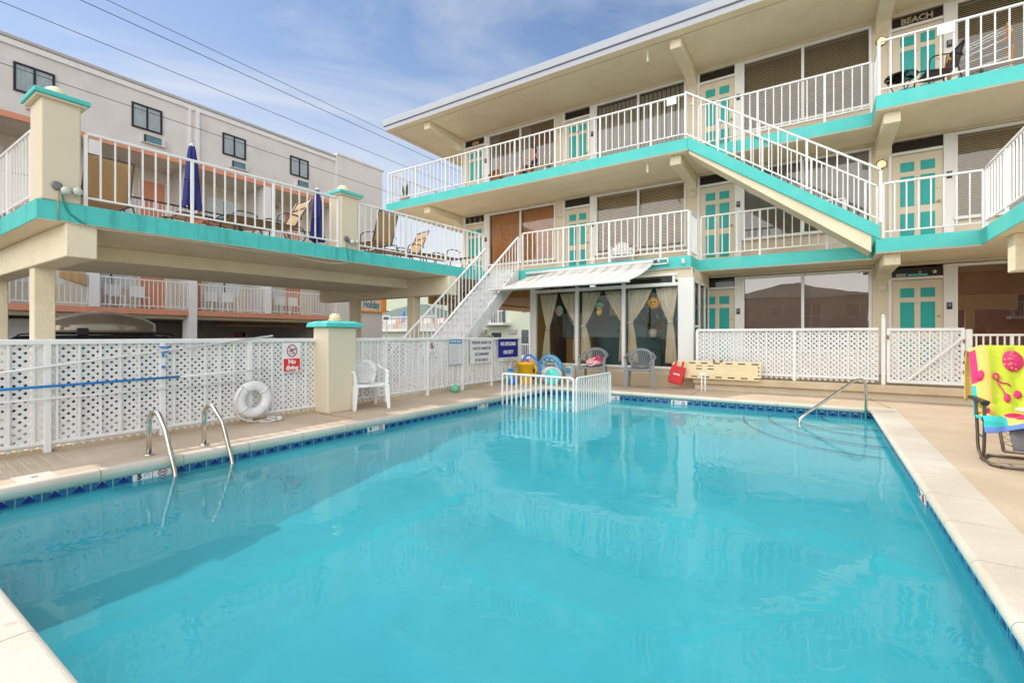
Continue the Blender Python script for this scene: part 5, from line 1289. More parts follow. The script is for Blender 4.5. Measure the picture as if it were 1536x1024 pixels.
t = thing('towel_pile', 'salmon towel heaped behind the railing under the left umbrella', 'towel', (-9.7, 4.2, 3.2))
MB().use('n_orange').grid(lambda u, v: (-9.75+.35*u, 3.95+.5*v, 3.03+.42*math.sin(math.pi*min(1, .15+v*.85))*(.8+.2*math.sin(u*5))+.02*math.sin(v*22)), 10, 20).build('cloth', t, solid=.01)
# ------------------------------------------------------------------ gallery furniture, third floor
def adirondack(label, loc, rz, mt='adirondack', nm='adirondack_chair'):
    t = thing(nm, label, 'chair', loc, rz)
    m = MB().use(mt)
    for k in range(6): m.box(-.25, .25, -.30+.085*k, -.225+.085*k, .36-.022*k, .38-.022*k)
    m.build('seat', t, local=True)
    m = MB().use(mt)
    for k in range(-3, 4):
        h = .62-.02*k*k; M = Matrix.Translation((k*.078, .20, .24)) @ Matrix.Rotation(R(-20), 4, 'X'); m.box(-.034, .034, -.01, .01, 0, h, M)
    m.bar((-.27, .30, .55), (.27, .30, .55), .05, .02); m.build('backrest', t, local=True)
    for s in (-1, 1):
        MB().use(mt).box(s*.27, s*.40, -.36, .30, .54, .562).build('armrest', t, local=True, bevel=.01)
        MB().use(mt).box(s*.28, s*.305, -.33, -.24, 0, .54).build('leg', t, local=True)
        MB().use(mt).bar((s*.268, -.30, .33), (s*.268, .42, .03), .03, .09).build('leg', t, local=True)
    return t
adirondack('reddish brown slatted chair on the top gallery left of the seated woman', (-8.45, 12.35, 5.74), R(60))
adirondack('reddish brown slatted chair in which the woman sits', (-7.25, 12.55, 5.74), R(-60))
t = thing('small_side_table', 'small brown table with cups between the two slatted chairs upstairs', 'table', (-7.95, 12.4, 5.74))
MB().use('adirondack').box(-8.12, -7.8, 12.3, 12.6, 6.16, 6.19).build('table_top', t)
for a, b in ((-8.1, 12.32), (-7.83, 12.32), (-8.1, 12.57), (-7.83, 12.57)): MB().use('adirondack').box(a, a+.03, b, b+.03, 5.74, 6.16).build('leg', t)
t = thing('red_cup', 'red cup on the small brown table beside the woman', 'cup', (-7.95, 12.4, 6.19)); MB().use('red').lathe([(.03, 0), (.042, .12), (.036, .12)], (-7.92, 12.38, 6.19), 12).build('cup', t)
t = thing('cool_box', 'black cool box on the top gallery floor under the side table', 'cool box', (-8.0, 12.1, 5.74)); MB().use('cooler').box(-8.15, -7.85, 11.95, 12.2, 5.74, 5.98).build('box', t, bevel=.02); MB().use('ink_grey').box(-8.16, -7.84, 11.94, 12.21, 5.98, 6.03).build('lid', t, bevel=.01)
t = thing('bottle_crate', 'small black crate with a white bottle right of the seated woman', 'crate', (-6.75, 12.1, 5.74)); MB().use('cooler').box(-6.95, -6.6, 12.0, 12.25, 5.74, 5.93).build('box', t, bevel=.01); MB().use('sign_white').lathe([(.035, 0), (.035, .14), (.012, .19), (.012, .22)], (-6.78, 12.1, 5.93), 12).build('bottle', t)
# woman: one skinned body, clothes and hair as parts
wm = thing('person', 'seated woman in sleeveless navy dress with dark hair, hands raised before her', 'person', (-7.38, 12.35, 5.74), R(-62))
def skinned(name, joints, edges, mt, root=0, sub_=2, parent=wm):
    me = bpy.data.meshes.new(name); me.from_pydata([j[0] for j in joints], edges, []); me.materials.append(MATS[mt])
    o = bpy.data.objects.new(name, me); COL.objects.link(o); o.parent = parent
    o.modifiers.new('sk', 'SKIN'); sv = me.skin_vertices[0].data if me.skin_vertices else None
    if sv is None:
        bpy.context.view_layer.objects.active = o; me.attributes; 
    for i, j in enumerate(joints):
        r_ = j[1]; me.skin_vertices[0].data[i].radius = r_ if isinstance(r_, tuple) else (r_, r_); me.skin_vertices[0].data[i].use_root = (i == root)
    q = o.modifiers.new('ss', 'SUBSURF'); q.levels = sub_; q.render_levels = sub_
    for p in me.polygons: p.use_smooth = True
    o.modifiers[0].use_smooth_shade = True
    return o
def safe_skin(*a, **k):
    try: return skinned(*a, **k)
    except Exception as e:
        print('skin fallback', e); return None
# local frame: faces -Y, origin on floor under seat
J = [((0, .02, .46), (.15, .11)), ((0, .06, .62), (.12, .09)), ((0, .10, .82), (.15, .09)), ((0, .09, .93), (.10, .06)), ((0, .06, 1.00), (.045, .045)), ((0, .03, 1.08), (.058, .068)), ((0, .02, 1.18), (.066, .078)), ((0, .03, 1.24), (.045, .055)),
     ((.15, .09, .90), .046), ((.21, .02, .70), .036), ((.13, -.19, .80), .028), ((.10, -.26, .86), .022),
     ((-.15, .09, .90), .046), ((-.21, .02, .68), .036), ((-.10, -.17, .68), .028), ((-.06, -.24, .70), .022),
     ((.10, -.06, .47), .085), ((.12, -.40, .50), .058), ((.12, -.42, .26), .046), ((.12, -.40, .07), .034), ((.12, -.50, .03), .030),
     ((-.10, -.06, .47), .085), ((-.12, -.38, .50), .058), ((-.12, -.36, .26), .046), ((-.12, -.32, .07), .034), ((-.12, -.42, .03), .030)]
E_ = [(0,1),(1,2),(2,3),(3,4),(4,5),(5,6),(6,7),(3,8),(8,9),(9,10),(10,11),(3,12),(12,13),(13,14),(14,15),(0,16),(16,17),(17,18),(18,19),(19,20),(0,21),(21,22),(22,23),(23,24),(24,25)]
# fingers
for hb, base in ((11, Vector((.10, -.26, .86))), (15, Vector((-.06, -.24, .70)))):
    for q in range(5):
        i = len(J); dx = (-.020+.010*q); ln = (.035, .060, .066, .060, .045)[q]
        if q == 0: J.append(((base.x-.03, base.y-.02, base.z+.02), .009)); J.append(((base.x-.04, base.y-.045, base.z+.03), .007))
        else: J.append(((base.x+dx, base.y-.03, base.z+.005), .009)); J.append(((base.x+dx, base.y-.03-ln, base.z-.015), .007))
        E_ += [(hb, i), (i, i+1)]
body = safe_skin('body', J, E_, 'skin')
DJ = [((0, .02, .47), (.165, .125)), ((0, .06, .62), (.132, .10)), ((0, .10, .80), (.158, .105)), ((0, .095, .89), (.12, .075)), ((.085, -.08, .50), .105), ((.11, -.30, .51), .085), ((-.085, -.08, .50), .105), ((-.11, -.30, .51), .085)]
safe_skin('dress', DJ, [(0,1),(1,2),(2,3),(0,4),(4,5),(0,6),(6,7)], 'dress')
MB().use('hair').ball((0, .05, 1.20), .088, 16, 1, 1.05, 1.15).grid(lambda u, v: (.085*math.cos(R(200+140*u))*-1, .06+.075*math.sin(R(20+140*u)), 1.2-.34*v), 12, 6).ball((0, .12, 1.08), .055, 12, 1.1, .7, 1.9).build('hair', wm, local=True)
MB().use('dark').ball((.026, -.052, 1.165), .008, 6).ball((-.026, -.052, 1.165), .008, 6).use('skin').ball((0, -.066, 1.14), .012, 8, 1, 1.2, 1.4).use('red_stripe').ball((0, -.055, 1.105), .014, 8, 1.4, .5, .5).build('face', wm, local=True)
# planter at the far left corner of the top gallery
t = thing('potted_plant', 'spiky green plant in a grey pot at the corner of the top gallery', 'plant', (-12.1, 11.7, 5.74))
MB().use('n_gutter').lathe([(.13, 0), (.17, .28), (.18, .30), (.15, .29)], (-12.1, 11.68, 5.74), 18).build('pot', t)
m = MB().use('leaf'); rr = random.Random(5)
for k in range(46):
    a = rr.uniform(0, 6.28); l = rr.uniform(.22, .5); s = rr.uniform(.1, .6); P0 = Vector((-12.1+.06*math.cos(a), 11.68+.06*math.sin(a), 6.02)); P1 = P0+Vector((s*.5*l*math.cos(a), s*.5*l*math.sin(a), l*.7)); P2 = P0+Vector((s*l*math.cos(a), s*l*math.sin(a), l))
    sd = Vector((-math.sin(a), math.cos(a), 0))*.010
    m.add([P0-sd, P0+sd, P1+sd*.8, P1-sd*.8, P2], [(0,1,2,3), (3,2,4)])
m.build('leaves', t)
# black bistro set, drying rack
t = thing('bistro_table', 'small round black table with glass top outside the BEACH door', 'table', (1.30, 11.85, 5.74))
MB().use('black').tube([(1.30+.25*math.cos(a), 11.85+.25*math.sin(a), 6.22) for a in [2*math.pi*i/28 for i in range(28)]], .014, 8, closed=True).build('rim', t)
MB().use('pane_room').lathe([(.0001, .0), (.245, 0)], (1.30, 11.85, 6.215), 28).build('glass_top', t)
for a in (45, 165, 285): MB().use('black').tube([(1.30+.24*math.cos(R(a)), 11.85+.24*math.sin(R(a)), 6.22), (1.30+.12*math.cos(R(a)), 11.85+.12*math.sin(R(a)), 5.98), (1.30+.22*math.cos(R(a)), 11.85+.22*math.sin(R(a)), 5.74)], .010, 6).build('leg', t)
t = thing('bistro_chair', 'black metal framed mesh armchair right of the round black table', 'chair', (1.85, 11.95, 5.74), R(-75))
for s in (-1, 1):
    MB().use('black').tube(bez([(s*.27, -.24, 0), (s*.27, -.25, .42), (s*.28, -.20, .62), (s*.28, .05, .64), (s*.26, .24, .62), (s*.24, .26, .60)], 6), .013, 8).build('armrest', t, local=True)
    MB().use('black').tube([(s*.25, .30, 0), (s*.24, .20, .42), (s*.22, .30, .88)], .013, 8).build('leg', t, local=True)
MB().use('black').tube([(-.22, .30, .88), (.22, .30, .88)], .013, 8).build('cross_rail', t, local=True)
MB().use('black').tube([(-.25, -.24, .42), (.25, -.24, .42)], .013, 8).build('cross_rail', t, local=True)
MB().use('cooler').grid(lambda u, v: (-.24+.48*u, -.24+.44*v, .42-.03*math.sin(math.pi*v)), 8, 8).build('seat', t, local=True, solid=.006)
MB().use('cooler').grid(lambda u, v: (-.22+.44*u, .20+.10*v, .43+.44*v), 8, 8).build('backrest', t, local=True, solid=.006)
t = thing('drying_rack', 'folding clothes rack with wooden ends and white rods on the top gallery', 'drying rack', (2.45, 12.3, 5.74))
xa, xb = 2.05, 2.88; rods = []
zz = [(12.0, .12), (12.05, .30), (12.1, .48), (12.15, .66), (12.2, .84), (12.28, 1.02), (12.34, 1.10), (12.42, 1.02), (12.5, .94), (12.2, .5), (12.4, .4), (12.45, .2)]
m = MB().use('white_plastic')
for y, z in zz: m.tube([(xa, y, 5.74+z*.8), (xb, y, 5.74+z*1.08)], .007, 6)
m.build('rods', t)
for x in (xa, xb):
    z0 = 5.74; f_ = .8 if x == xa else 1.08; MB().use('wood_rack').bar((x, 11.95, z0), (x, 12.3, z0+.62*f_), .03, .02).bar((x, 12.3, z0), (x, 12.0, z0+.62*f_), .03, .02).bar((x, 12.3, z0+.62*f_), (x, 12.05, z0+.85*f_), .03, .02).bar((x, 12.05, z0+.85*f_), (x, 12.34, z0+1.14*f_), .03, .02).bar((x, 12.34, z0+1.14*f_), (x, 12.52, z0+.9*f_), .03, .02).build('end_frame', t)
# second floor: white garden chair
adirondack('white slatted garden chair on the second gallery above the awning', (-4.6, 12.55, 3.03), R(20), 'white_plastic', 'garden_chair')
# ------------------------------------------------------------------ neighbouring hotel on the left
nb = thing('neighbour_hotel', 'pale stucco hotel with salmon balcony edges and black framed windows beyond the sun deck', 'hotel', (-20, 6, -.6))
NX = -19.0; NY0, NY1 = -6.0, 13.9
lv = [2.10, 4.80, 7.45]
m = MB().use('n_wall').box(NX-.25, NX, NY0, NY1, 7.45, 9.50)
m.box(NX-7, NX-.25, NY0, NY1, 7.5, 9.3).use('n_wall2').box(NX-5, NX+.12, NY1, 16.65, -.6, 9.62)
m.use('n_inner').box(NX-1.9, NX-1.7, NY0, NY1, 2.1, 7.45)
m.use('n_wall2').box(NX-7, NX-6.8, NY0, NY1, -.6, 2.0).box(NX-6.8, NX-.3, NY1-.3, NY1-.01, -.6, 2.0)
m.build('wall', nb, bevel=.01)
MB().use('n_gutter').box(NX-.3, NX+.10, NY0, NY1+.02, 9.50, 9.60).use('n_white').box(NX-.3, NX+.06, NY0, NY1, 9.32, 9.498).use('n_wall2').box(NX-5.1, NX+.16, NY1-.02+.04, 16.72, 9.62, 9.72).build('roof_edge', nb, bevel=.01)
for z in lv[:2]:
    MB().use('n_orange').box(NX-.12, NX, NY0, NY1, z-.18, z).use('n_inner').box(NX-1.7, NX-.12, NY0, NY1, z-.18, z-.001).build('balcony_slab', nb)
MB().use('n_orange').box(NX-.06, NX+.015, NY0, NY1, 7.29, 7.46).use('n_inner').box(NX-1.7, NX-.06, NY0, NY1, 7.30, 7.4).build('balcony_head', nb)
MB().use('soffit').box(NX-6.8, NX-.3, NY0, NY1, 1.80, 1.91).build('parking_ceiling', nb)
bays = [-5.9+2.77*k for k in range(8)]          # pilaster positions
for y in bays[1:-1]:
    MB().use('n_white').box(NX-.5, NX+.02, y-.13, y+.13, -.6 if int(y*10) % 2 == 0 or y > 7.9 and y < 8.3 else 2.1, 7.3).box(NX-1.7, NX-.5, y-.05, y+.05, 2.1, 7.3).build('pilaster', nb)
for k, y in enumerate(bays[:-1]):
    y0, y1 = y+.16, y+2.77-.16
    for f, z in enumerate(lv[:2]):
        r_ = sub('balcony_railing', nb); mm = MB().use('n_white'); n_ = 19
        mm.box(NX-.06, NX-.02, y0, y1, z+.08, z+.11)
        for q in range(n_+1): yy = y0+(y1-y0)*q/n_; mm.box(NX-.05, NX-.03, yy-.011, yy+.011, z+.0 if q % 6 == 0 else z+.1, z+.95)
        if f == 0: mm.box(NX-.065, NX-.015, y0, y1, z+.95, z+.99)
        mm.build('bars', r_)
        if f == 1: MB().use('dark').box(NX-.07, NX-.01, y0, y1, z+.95, z+1.0).build('handrail', r_)
        # back wall: door and window
        flip = k % 2; xb = NX-1.7
        da, db = (y0+.1, y0+.85) if flip else (y1-.85, y1-.1)
        wa, wb = (y0+1.1, y1-.15) if flip else (y0+.15, y1-1.1)
        MB().use('n_orange').box(xb, xb+.04, da, db, z+.0, z+2.05).use('n_white').box(xb, xb+.03, da-.07, da, z, z+2.1).box(xb, xb+.03, db, db+.07, z, z+2.1).build('door', nb)
        w_ = MB().use('n_white').box(xb, xb+.03, wa-.05, wb+.05, z+.75, z+2.0).build('window', nb)
        MB().use('drape_pale').box(xb+.03, xb+.04, wa, wb, z+.8, z+1.95).use('window_dark').box(xb+.04, xb+.045, (wa+wb)/2-.03, (wa+wb)/2+.03, z+.8, z+1.95).build('pane', w_)
        if (k+f) % 2: MB().use('brass').box(xb, xb+.12, y0+1.0, y0+1.2, z+2.15, z+2.3).build('wall_lamp', nb)
for k, y in enumerate(bays[:-1]):               # top floor windows with air conditioners
    a = y+.95+.05*(k % 2); b = a+.86; z0, z1 = 8.09, 8.90
    w_ = MB().use('black').box(NX-.02, NX+.05, a, a+.05, z0, z1).box(NX-.02, NX+.05, b-.05, b, z0, z1).box(NX-.02, NX+.049, a+.05, b-.05, z0, z0+.05).box(NX-.02, NX+.049, a+.05, b-.05, z1-.05, z1).box(NX-.02, NX+.045, (a+b)/2-.025, (a+b)/2+.025, z0+.05, z1-.05).build('window', nb)
    MB().use('drape_pale').grid(lambda u, v: (NX+.012+.006*math.sin(u*60), a+.05+(b-a-.1)*u, z0+.05+(z1-z0-.1)*v), 60, 1).build('drape', w_)
    MB().use('pane_far').add([(NX+.03, a+.05, z0+.05), (NX+.03, b-.05, z0+.05), (NX+.03, b-.05, z1-.05), (NX+.03, a+.05, z1-.05)], [(0,1,2,3)]).build('pane', w_)
    c0 = b-.55
    MB().use('n_wall2').box(NX, NX+.10, c0-.06, c0+.62, 7.66, 7.94).use('n_ac').box(NX+.10, NX+.11, c0+.05, c0+.50, 7.70, 7.90).use('black').box(NX+.10, NX+.118, c0, c0+.05, 7.685, 7.915).box(NX+.10, NX+.118, c0+.05, c0+.5, 7.90, 7.915).build('air_conditioner', nb)
MB().use('n_white').box(NX+.0, NX+.09, 8.02, 8.13, 7.4, 9.33).box(NX+.0, NX+.07, 7.80, 7.87, 7.5, 9.33).build('downpipe', nb)
MB().use('rust').tube([(NX-1, 9.2, 1.62), (NX-1, 13.4, 1.62)], .05, 8).tube([(NX-1, 10.2, 1.62), (NX-1, 10.2, 1.8)], .03, 6).tube([(NX-1, 12.2, 1.62), (NX-1, 12.2, 1.8)], .03, 6).tube([(NX-1, 13.4, 1.62), (NX-1, 13.45, .9)], .05, 8).build('pipework', nb)
MB().use('n_orange').box(NX-6.5, NX-6.4, 12.6, 13.1, .9, 1.4).use('black').box(NX-6.39, NX-6.3, 12.95, 13.05, 1.0, 1.35).build('meter_box', nb)
for k, (y, z) in enumerate(((5.9, 2.1), (6.6, 2.1), (9.0, 2.1), (9.6, 2.1), (11.8, 2.1), (12.4, 2.1))):
    t = thing('balcony_chair', 'white plastic chair on the lower balcony of the pale hotel, %s from the left' % ('first', 'second', 'third', 'fourth', 'fifth', 'sixth')[k], 'chair', (NX-.7, y, z), 0, 'white chairs on the neighbouring hotel balconies')
    mm = MB().use('white_plastic').box(NX-.95, NX-.5, y-.22, y+.22, z+.40, z+.43).box(NX-1.0, NX-.96, y-.22, y+.22, z+.43, z+.82)
    mm.build('seat', t)
    for q in ((-.93, -.2), (-.93, .2), (-.52, -.2), (-.52, .2)): MB().use('white_plastic').box(NX+q[0]-.02, NX+q[0]+.02, y+q[1]-.02, y+q[1]+.02, z, z+.4).build('leg', t)
t = thing('hanging_towel', 'tan towel hung over the lower balcony rail of the pale hotel', 'towel', (NX+.02, 4.85, 2.6))
MB().use('sling').grid(lambda u, v: (NX+.012+.05*math.sin(v*2)+.01*math.sin(u*20), 4.35+.62*u, 3.13-.42*v*(1-.5*(1-u)*v)), 12, 8).build('cloth', t, solid=.012)
t = thing('hanging_towel', 'white sheet hung over the balcony rail left of the cream deck post', 'towel', (NX+.02, 2.6, 2.8))
MB().use('ball_white').grid(lambda u, v: (NX+.012+.01*math.sin(u*20), 2.35+.95*u, 3.13-.26*v), 12, 4).build('cloth', t, solid=.012)
# ------------------------------------------------------------------ parked cars
def car(label, loc, rz, body, suv=True, s=1.):
    t = thing('parked_car', label, 'car', loc, rz)
    L_, W_, Hh = (4.7, 1.86, 1.78) if suv else (4.5, 1.78, 1.45); ra = .36
    prof = [(-L_/2, .55), (-L_/2+.03, .95), (-L_/2+.12, 1.08), (-L_/2+.30, Hh-.18), (-L_/2+.55, Hh-.03), (0, Hh), (.55, Hh-.05), (1.25, 1.10), (L_/2-.25, .95), (L_/2-.03, .78), (L_/2, .42), (L_/2-.1, .26), (-L_/2+.1, .28)]
    n_ = len(prof); vs = []
    for w_, sc_ in ((-W_/2, 1), (-W_/2+.0, 1), (W_/2, 1)): pass
    rows = []
    for yy, ins in ((-W_/2+.10, .0), (-W_/2, .02), (W_/2, .02), (W_/2-.10, .0)):
        rows.append([Vector((x, yy*(1-(.14 if z > 1.12 else 0)*(1 if abs(yy) == W_/2 else .95)), z-(.05 if (abs(yy) == W_/2 and z > Hh-.2) else 0))) for x, z in prof])
    m = MB().use(body)
    vs = [p for r_ in rows for p in r_]
    fs = [(r_*n_+i, r_*n_+(i+1) % n_, (r_+1)*n_+(i+1) % n_, (r_+1)*n_+i) for r_ in range(3) for i in range(n_)]+[tuple(range(n_)), tuple(range(3*n_, 4*n_))[::-1]]
    m.add(vs, fs, False); m.build('body', t, local=True, bevel=.05, seg=3)
    for s_ in (-1, 1):
        y = s_*(W_/2*.885); m = MB().use('window_dark')
        for a, b in ((-L_/2+.42, -.95), (-.88, .0), (.07, .82)):
            tp = Hh-.16; m.add([(a, s_*(W_/2-.005), 1.14), (b+(.18 if b > .5 else 0), s_*(W_/2-.005), 1.14), (b-(.22 if b > .5 else 0), y, tp), (a+.05, y, tp)], [(0,1,2,3)])
        m.build('side_window', t, local=True, solid=.02)
        for x in (-L_/2+.85, L_/2-.88):
            w_ = sub('wheel', t); M = Matrix.Translation((x, s_*(W_/2-.12), ra)) @ Matrix.Rotation(R(90), 4, 'X')
            MB().use('rubber').lathe([(.2, -.12), (ra, -.11), (ra, .11), (.2, .12)], n=24, M=M).build('tyre', w_, local=True)
            MB().use('car_silver').lathe([(.0001, -.125), (.21, -.125), (.21, .125), (.0001, .125)], n=12, M=M).build('rim', w_, local=True)
        MB().use(body).box(.85, 1.0, s_*W_/2, s_*(W_/2+.17), 1.08, 1.22).build('mirror', t, local=True, bevel=.03)
        MB().use('lamp_glass').box(L_/2-.16, L_/2-.02, s_*.55, s_*.85, .72, .84).build('headlight', t, local=True, bevel=.02)
        MB().use('red').box(-L_/2-.005, -L_/2+.06, s_*.65, s_*.85, .9, 1.1).build('tail_light', t, local=True)
    MB().use('window_dark').add([(1.22, -.72, 1.13), (1.22, .72, 1.13), (.60, .66, Hh-.09), (.60, -.66, Hh-.09)], [(0,1,2,3)]).build('windscreen', t, local=True, solid=.02)
    if suv:
        for s_ in (-1, 1): MB().use('black').tube(bez([(-1.75, s_*.62, Hh-.04), (-1.6, s_*.62, Hh+.06), (.5, s_*.62, Hh+.06), (.75, s_*.62, Hh-.04)], 5), .02, 6).build('roof_rail', t, local=True)
        for x in (-1.15, .05): MB().use('black').box(x-.03, x+.03, -.64, .64, Hh+.06, Hh+.09).build('cross_bar', t, local=True)
    return t
car('black suv carrying a long glossy roof box, parked under the raised deck', (-14.3, 4.55, -.6), R(90), 'car_black')
rb = thing('roof_box', 'long glossy bronze grey roof box with tapered nose on the black suv', 'roof box', (-14.05, 4.1, 1.3))
def rbox(u, v):
    # u along (Y), v around
    y = 2.95+2.0*u; tap = (math.sin(math.pi*min(1, .06+u*.88+.03)))**.42; a = 2*math.pi*v
    hw = .40*tap; hh = (.44*(math.sin(math.pi*min(1, .10+.80*u)))**.7)
    zc = 1.26; z = math.sin(a); return (-13.95+hw*math.copysign(abs(math.cos(a))**.55, math.cos(a)), y, zc+.05+(hh*abs(z)**.75 if z > 0 else -.07*abs(z)**.5))
MB().use('roofbox').grid(rbox, 26, 28).build('shell', rb)
MB().use('black').box(-14.3, -13.6, 3.1, 4.8, 1.215, 1.25).box(-13.57, -13.54, 3.4, 3.6, 1.2, 1.36).build('base_tray', rb, bevel=.02)
car('dark car whose roof shows above the fence at the far left', (-14.6, 1.2, -.75), R(90), 'car_black', suv=False)
car('grey car parked beneath the pale hotel, its roof just above the fence', (-19.5, 10.6, -.35), R(90), 'car_silver', suv=False)
t = thing('white_van', 'white box van standing behind the leftmost deck posts', 'van', (-24, 3, -.6), 0)
MB().use('car_white').box(-23.2, -20.4, 3.1, 6.2, -.1, 1.72).build('cargo_box', t, bevel=.05); MB().use('car_white').box(-23.0, -20.6, 6.2, 7.6, -.1, 1.2).use('window_dark').box(-20.61, -20.59, 6.6, 7.3, .6, 1.1).build('cab', t, bevel=.08)
for q in (3.7, 6.9): MB().use('rubber').lathe([(.2, -.12), (.36, -.11), (.36, .11), (.2, .12)], (-20.6, q, -.24), 18, Matrix.Rotation(R(90), 4, 'Y')).build('wheel', t)
# ------------------------------------------------------------------ Holiday sign on the hotel gable side
hs = thing('holiday_sign', 'cream and orange hanging sign reading Holiday in teal letters', 'sign', (-19.6, 17.6, 2.5))
hx, hy = -18.78, 16.9
MB().use('sign_cream').box(-18.87, -18.78, 15.2, 16.46, 2.45, 4.2).build('board', hs)
MB().use('sign_orange').box(-18.87, -18.74, 16.46, 16.80, 2.45, 4.2).box(-18.87, -18.74, 14.95, 16.80, 2.38, 2.45).build('frame', hs)
MB().use('sign_orange').box(-18.78, -18.775, 16.0, 16.4, 2.98, 3.6).build('sun_motif', hs)
text('Holiday', .50, 'h_letter', facing('+X', (-18.77, 15.86, 2.74)), 'lettering', hs, .012, sx=.66)
MB().use('sign_cream').box(-18.87, -18.8, 14.9, 15.15, 2.55, 3.0).build('side_panel', hs)
# ------------------------------------------------------------------ far apartment houses
def far_block(label, x0, x1, y, z0, z1, dep, wallm, cols, floors, fh, balc, roof=None):
    b = thing('apartment_house', label, 'apartment house', ((x0+x1)/2, y, z0))
    MB().use(wallm).box(x0, x1, y, y+dep, z0, z1).build('wall', b)
    if roof: MB().use(roof).add([(x0-.4, y-.5, z1), (x1+.4, y-.5, z1), (x1+.4, y+dep+.4, z1), (x0-.4, y+dep+.4, z1), ((x0+x1)/2-1, y+dep/2, z1+1.6), ((x0+x1)/2+1, y+dep/2, z1+1.6)], [(3,2,1,0), (0,1,5,4), (2,3,4,5), (1,2,5), (3,0,4)]).build('roof', b)
    else: MB().use('n_white').box(x0-.1, x1+.1, y-.1, y+dep, z1, z1+.25).build('roof_edge', b)
    w_ = (x1-x0)/cols
    for f in range(floors):
        for c in range(cols):
            xa = x0+w_*c+w_*.2; zb = z0+fh*f+.25; isb = balc(c, f)
            if isb:
                MB().use('window_dark').box(xa, xa+w_*.5, y-.02, y, zb, zb+2.05).use('n_white').box(xa-.08, xa, y-.05, y, zb, zb+2.1).box(xa+w_*.5, xa+w_*.5+.08, y-.05, y, zb, zb+2.1).box(xa+w_*.23, xa+w_*.27, y-.05, y, zb, zb+2.05).build('glass_door', b)
                mm = MB().use('n_white').box(xa-.5, xa+w_*.5+.5, y-1.2, y-.001, zb-.25, zb-.05).box(xa-.5, xa+w_*.5+.5, y-1.2, y-1.15, zb+.85, zb+.93)
                q = xa-.5
                while q < xa+w_*.5+.5: mm.box(q, q+.03, y-1.19, y-1.16, zb-.05, zb+.85); q += .16
                mm.build('balcony', b)
            else: MB().use('n_white').box(xa, xa+w_*.38, y-.04, y, zb+.7, zb+1.9).use('window_dark').box(xa+.07, xa+w_*.38-.07, y-.05, y-.041, zb+.77, zb+1.83).build('window', b)
            MB().use('n_gutter').box(xa+w_*.62, xa+w_*.62+.7, y-.18, y, zb+1.75, zb+2.1).build('air_conditioner', b)
    return b
far_block('pale green apartment house with white balconies seen below the staircase and awning', -27.5, -12, 33, -.6, 7.4, 9, 'green_wall', 5, 3, 2.7, lambda c, f: (c+f) % 2 == 0)
far_block('tall pale green apartment house with small windows behind the white terrace', -52, -30, 42, -.6, 8.4, 9, 'green_wall2', 6, 3, 3.0, lambda c, f: False)
fb = far_block('low white house with dark hipped roof beneath the Holiday sign', -39, -28.8, 32, -.6, 2.75, 5, 'green_wall', 5, 1, 2.7, lambda c, f: False, 'tile_roof')
t = thing('white_terrace', 'white railed terrace crowded with furniture over an olive wall in the distance', 'terrace', (-30, 28, 0))
MB().use('n_white').box(-34, -25, 27.5, 30.5, 1.55, 1.8).use('green_wall2').box(-33.8, -25.2, 27.9, 30.4, .2, 1.55).use('dark').box(-33.6, -25.4, 27.85, 27.9, -.6, .5).build('terrace_deck', t)
mm = MB().use('n_white').box(-34, -25, 27.5, 27.56, 2.72, 2.8)
q = -34
while q < -25: mm.box(q, q+.04, 27.51, 27.55, 1.8, 2.72); q += .19
mm.build('railing', t)
rr = random.Random(9); mm = MB()
for k in range(26):
    x = -33.6+.33*k; y = 28.6+rr.uniform(-.5, .8); mm.use(rr.choice(('white_plastic', 'n_orange', 'ball_white', 'sign_cream'))).box(x, x+.35, y, y+.4, 2.2, 2.25).box(x, x+.35, y+.36, y+.4, 2.25, 2.65).box(x+.02, x+.06, y, y+.04, 1.8, 2.2).box(x+.3, x+.34, y, y+.04, 1.8, 2.2)
tag(mm.build('terrace_furniture', None), 'white and salmon chairs crowded on the distant white terrace', 'chairs', kind='stuff')
t = thing('closed_parasol', 'bright blue closed parasol on the distant white terrace', 'parasol', (-29.5, 28.3, 1.8)); MB().use('pole_blue').lathe([(.06, .5), (.13, .6), (.11, 1.4), (.02, 1.6)], (-29.5, 28.3, 1.8), 10).build('canopy', t); MB().use('n_white').tube([(-29.5, 28.3, 1.8), (-29.5, 28.3, 2.6)], .03, 6).build('pole', t)
for k, (u_, x, y, z, r_) in enumerate(((587, -20.6, 24.2, 1.75, .26), (742, -13.0, 23.8, 1.42, .22))):
    t = thing('globe_lamp', ('white globe street lamp below the Holiday sign', 'white globe lamp seen beneath the right side of the staircase')[k], 'street lamp', (x, y, -.6))
    MB().use('ball_white').ball((x, y, z), r_, 14).build('globe', t); MB().use('green_conduit').tube([(x, y, -.6), (x, y, z-r_)], .05, 8).build('post', t)
t = thing('road_sign', 'small green and white street sign near the Holiday sign', 'sign', (-28.5, 25.5, 0)); MB().use('sign_white').box(-28.9, -28.1, 25.5, 25.55, 2.35, 2.8).use('tile_roof').box(-28.8, -28.2, 25.49, 25.5, 2.45, 2.7).build('board', t); MB().use('n_gutter').tube([(-28.5, 25.56, -.6), (-28.5, 25.56, 2.7)], .04, 6).build('post', t)
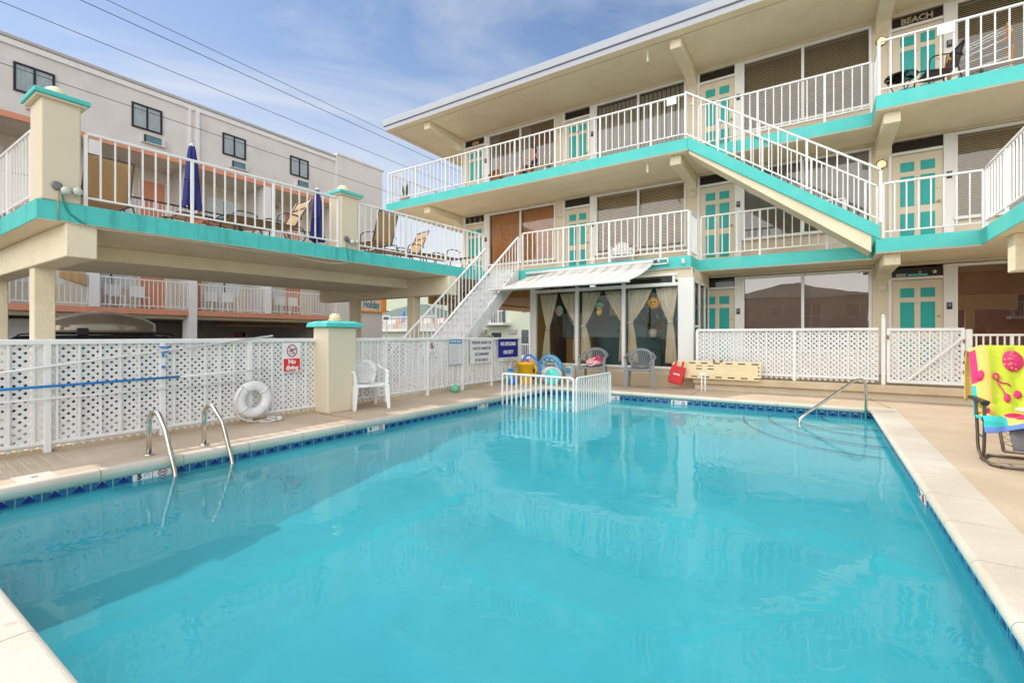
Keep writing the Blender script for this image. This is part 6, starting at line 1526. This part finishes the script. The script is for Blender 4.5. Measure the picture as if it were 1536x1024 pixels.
# white railing of the lower ramp behind the fence
t = thing('ramp_railing', 'white railing of the parking ramp showing just over the pool fence', 'railing', (-12, 14, 0))
railing(t, (-12.2, 13.2, -.05), (-8.5, 11.9, -.05), h=1.25, sp=.16, group=False)
railing(t, (-7.3, 14.5, -.3), (-7.3, 20, -.3), h=1.3, sp=.16, group=False)
# ------------------------------------------------------------------ overhead wires
def wire(lbl, x, z0, r_=.0085, sag=.25):
    t = MB().use('cable').tube([(x, y, z0-sag*(1-((y-8)/38)**2)+sag*.95) for y in range(-30, 47, 4)], r_, 5).build('utility_wire')
    tag(t, lbl, 'overhead wire')
wire('lowest overhead wire, crossing the face of the pale hotel', -16, 7.55)
wire('thin overhead wire above the hotel roof, the second from below', -16, 8.98)
wire('upper overhead wire, left one of the close pair at the top', -16, 9.86, .010)
wire('topmost overhead wire, right one of the close pair', -16, 10.18)
for y in (-30, 46):
    t = thing('utility_pole', 'wooden utility pole %s carrying the overhead wires' % ('far behind the motel' if y > 0 else 'behind the viewpoint'), 'utility pole', (-16, y, -.6))
    MB().use('wood').tube([(-16, y, -.6), (-16, y, 11)], [.16, .11], 10).build('pole', t); MB().use('wood').box(-16.6, -15.4, y-.05, y+.05, 9.8, 9.92).build('cross_arm', t)
# houses across the pool, behind the viewpoint, mirrored in the motel windows
hA = far_block('brown two storey house standing opposite the motel behind the viewpoint', -9, 3, -26, -.6, 4.9, 8, 'siding_brown', 4, 2, 2.6, lambda c, f: c == 1, 'tile_roof')
hB = far_block('taller brown guest house opposite the motel behind the viewpoint', 5, 18, -24, -.6, 6.6, 8, 'siding_brown', 4, 2, 3.2, lambda c, f: (c+f) % 2 == 0, 'tile_roof')

for h_ in (hA, hB): h_.rotation_euler.z = math.pi      # fronts face the pool
# caustic light path through the water surface

try:
    wob.cycles.is_caustics_caster = True; shell_o.cycles.is_caustics_receiver = True; sun.cycles.is_caustics_light = True
except Exception as e: print('caustics', e)
SC.cycles.caustics_refractive = True; SC.cycles.max_bounces = 14; SC.cycles.diffuse_bounces = 7; SC.cycles.glossy_bounces = 6; SC.cycles.transparent_max_bounces = 16
SC.cycles.use_denoising = True
for o in SC.objects:
    if o.parent is None and o.get('label') and len(o['label'].split()) > 15: print('LONG', len(o['label'].split()), o['label'])
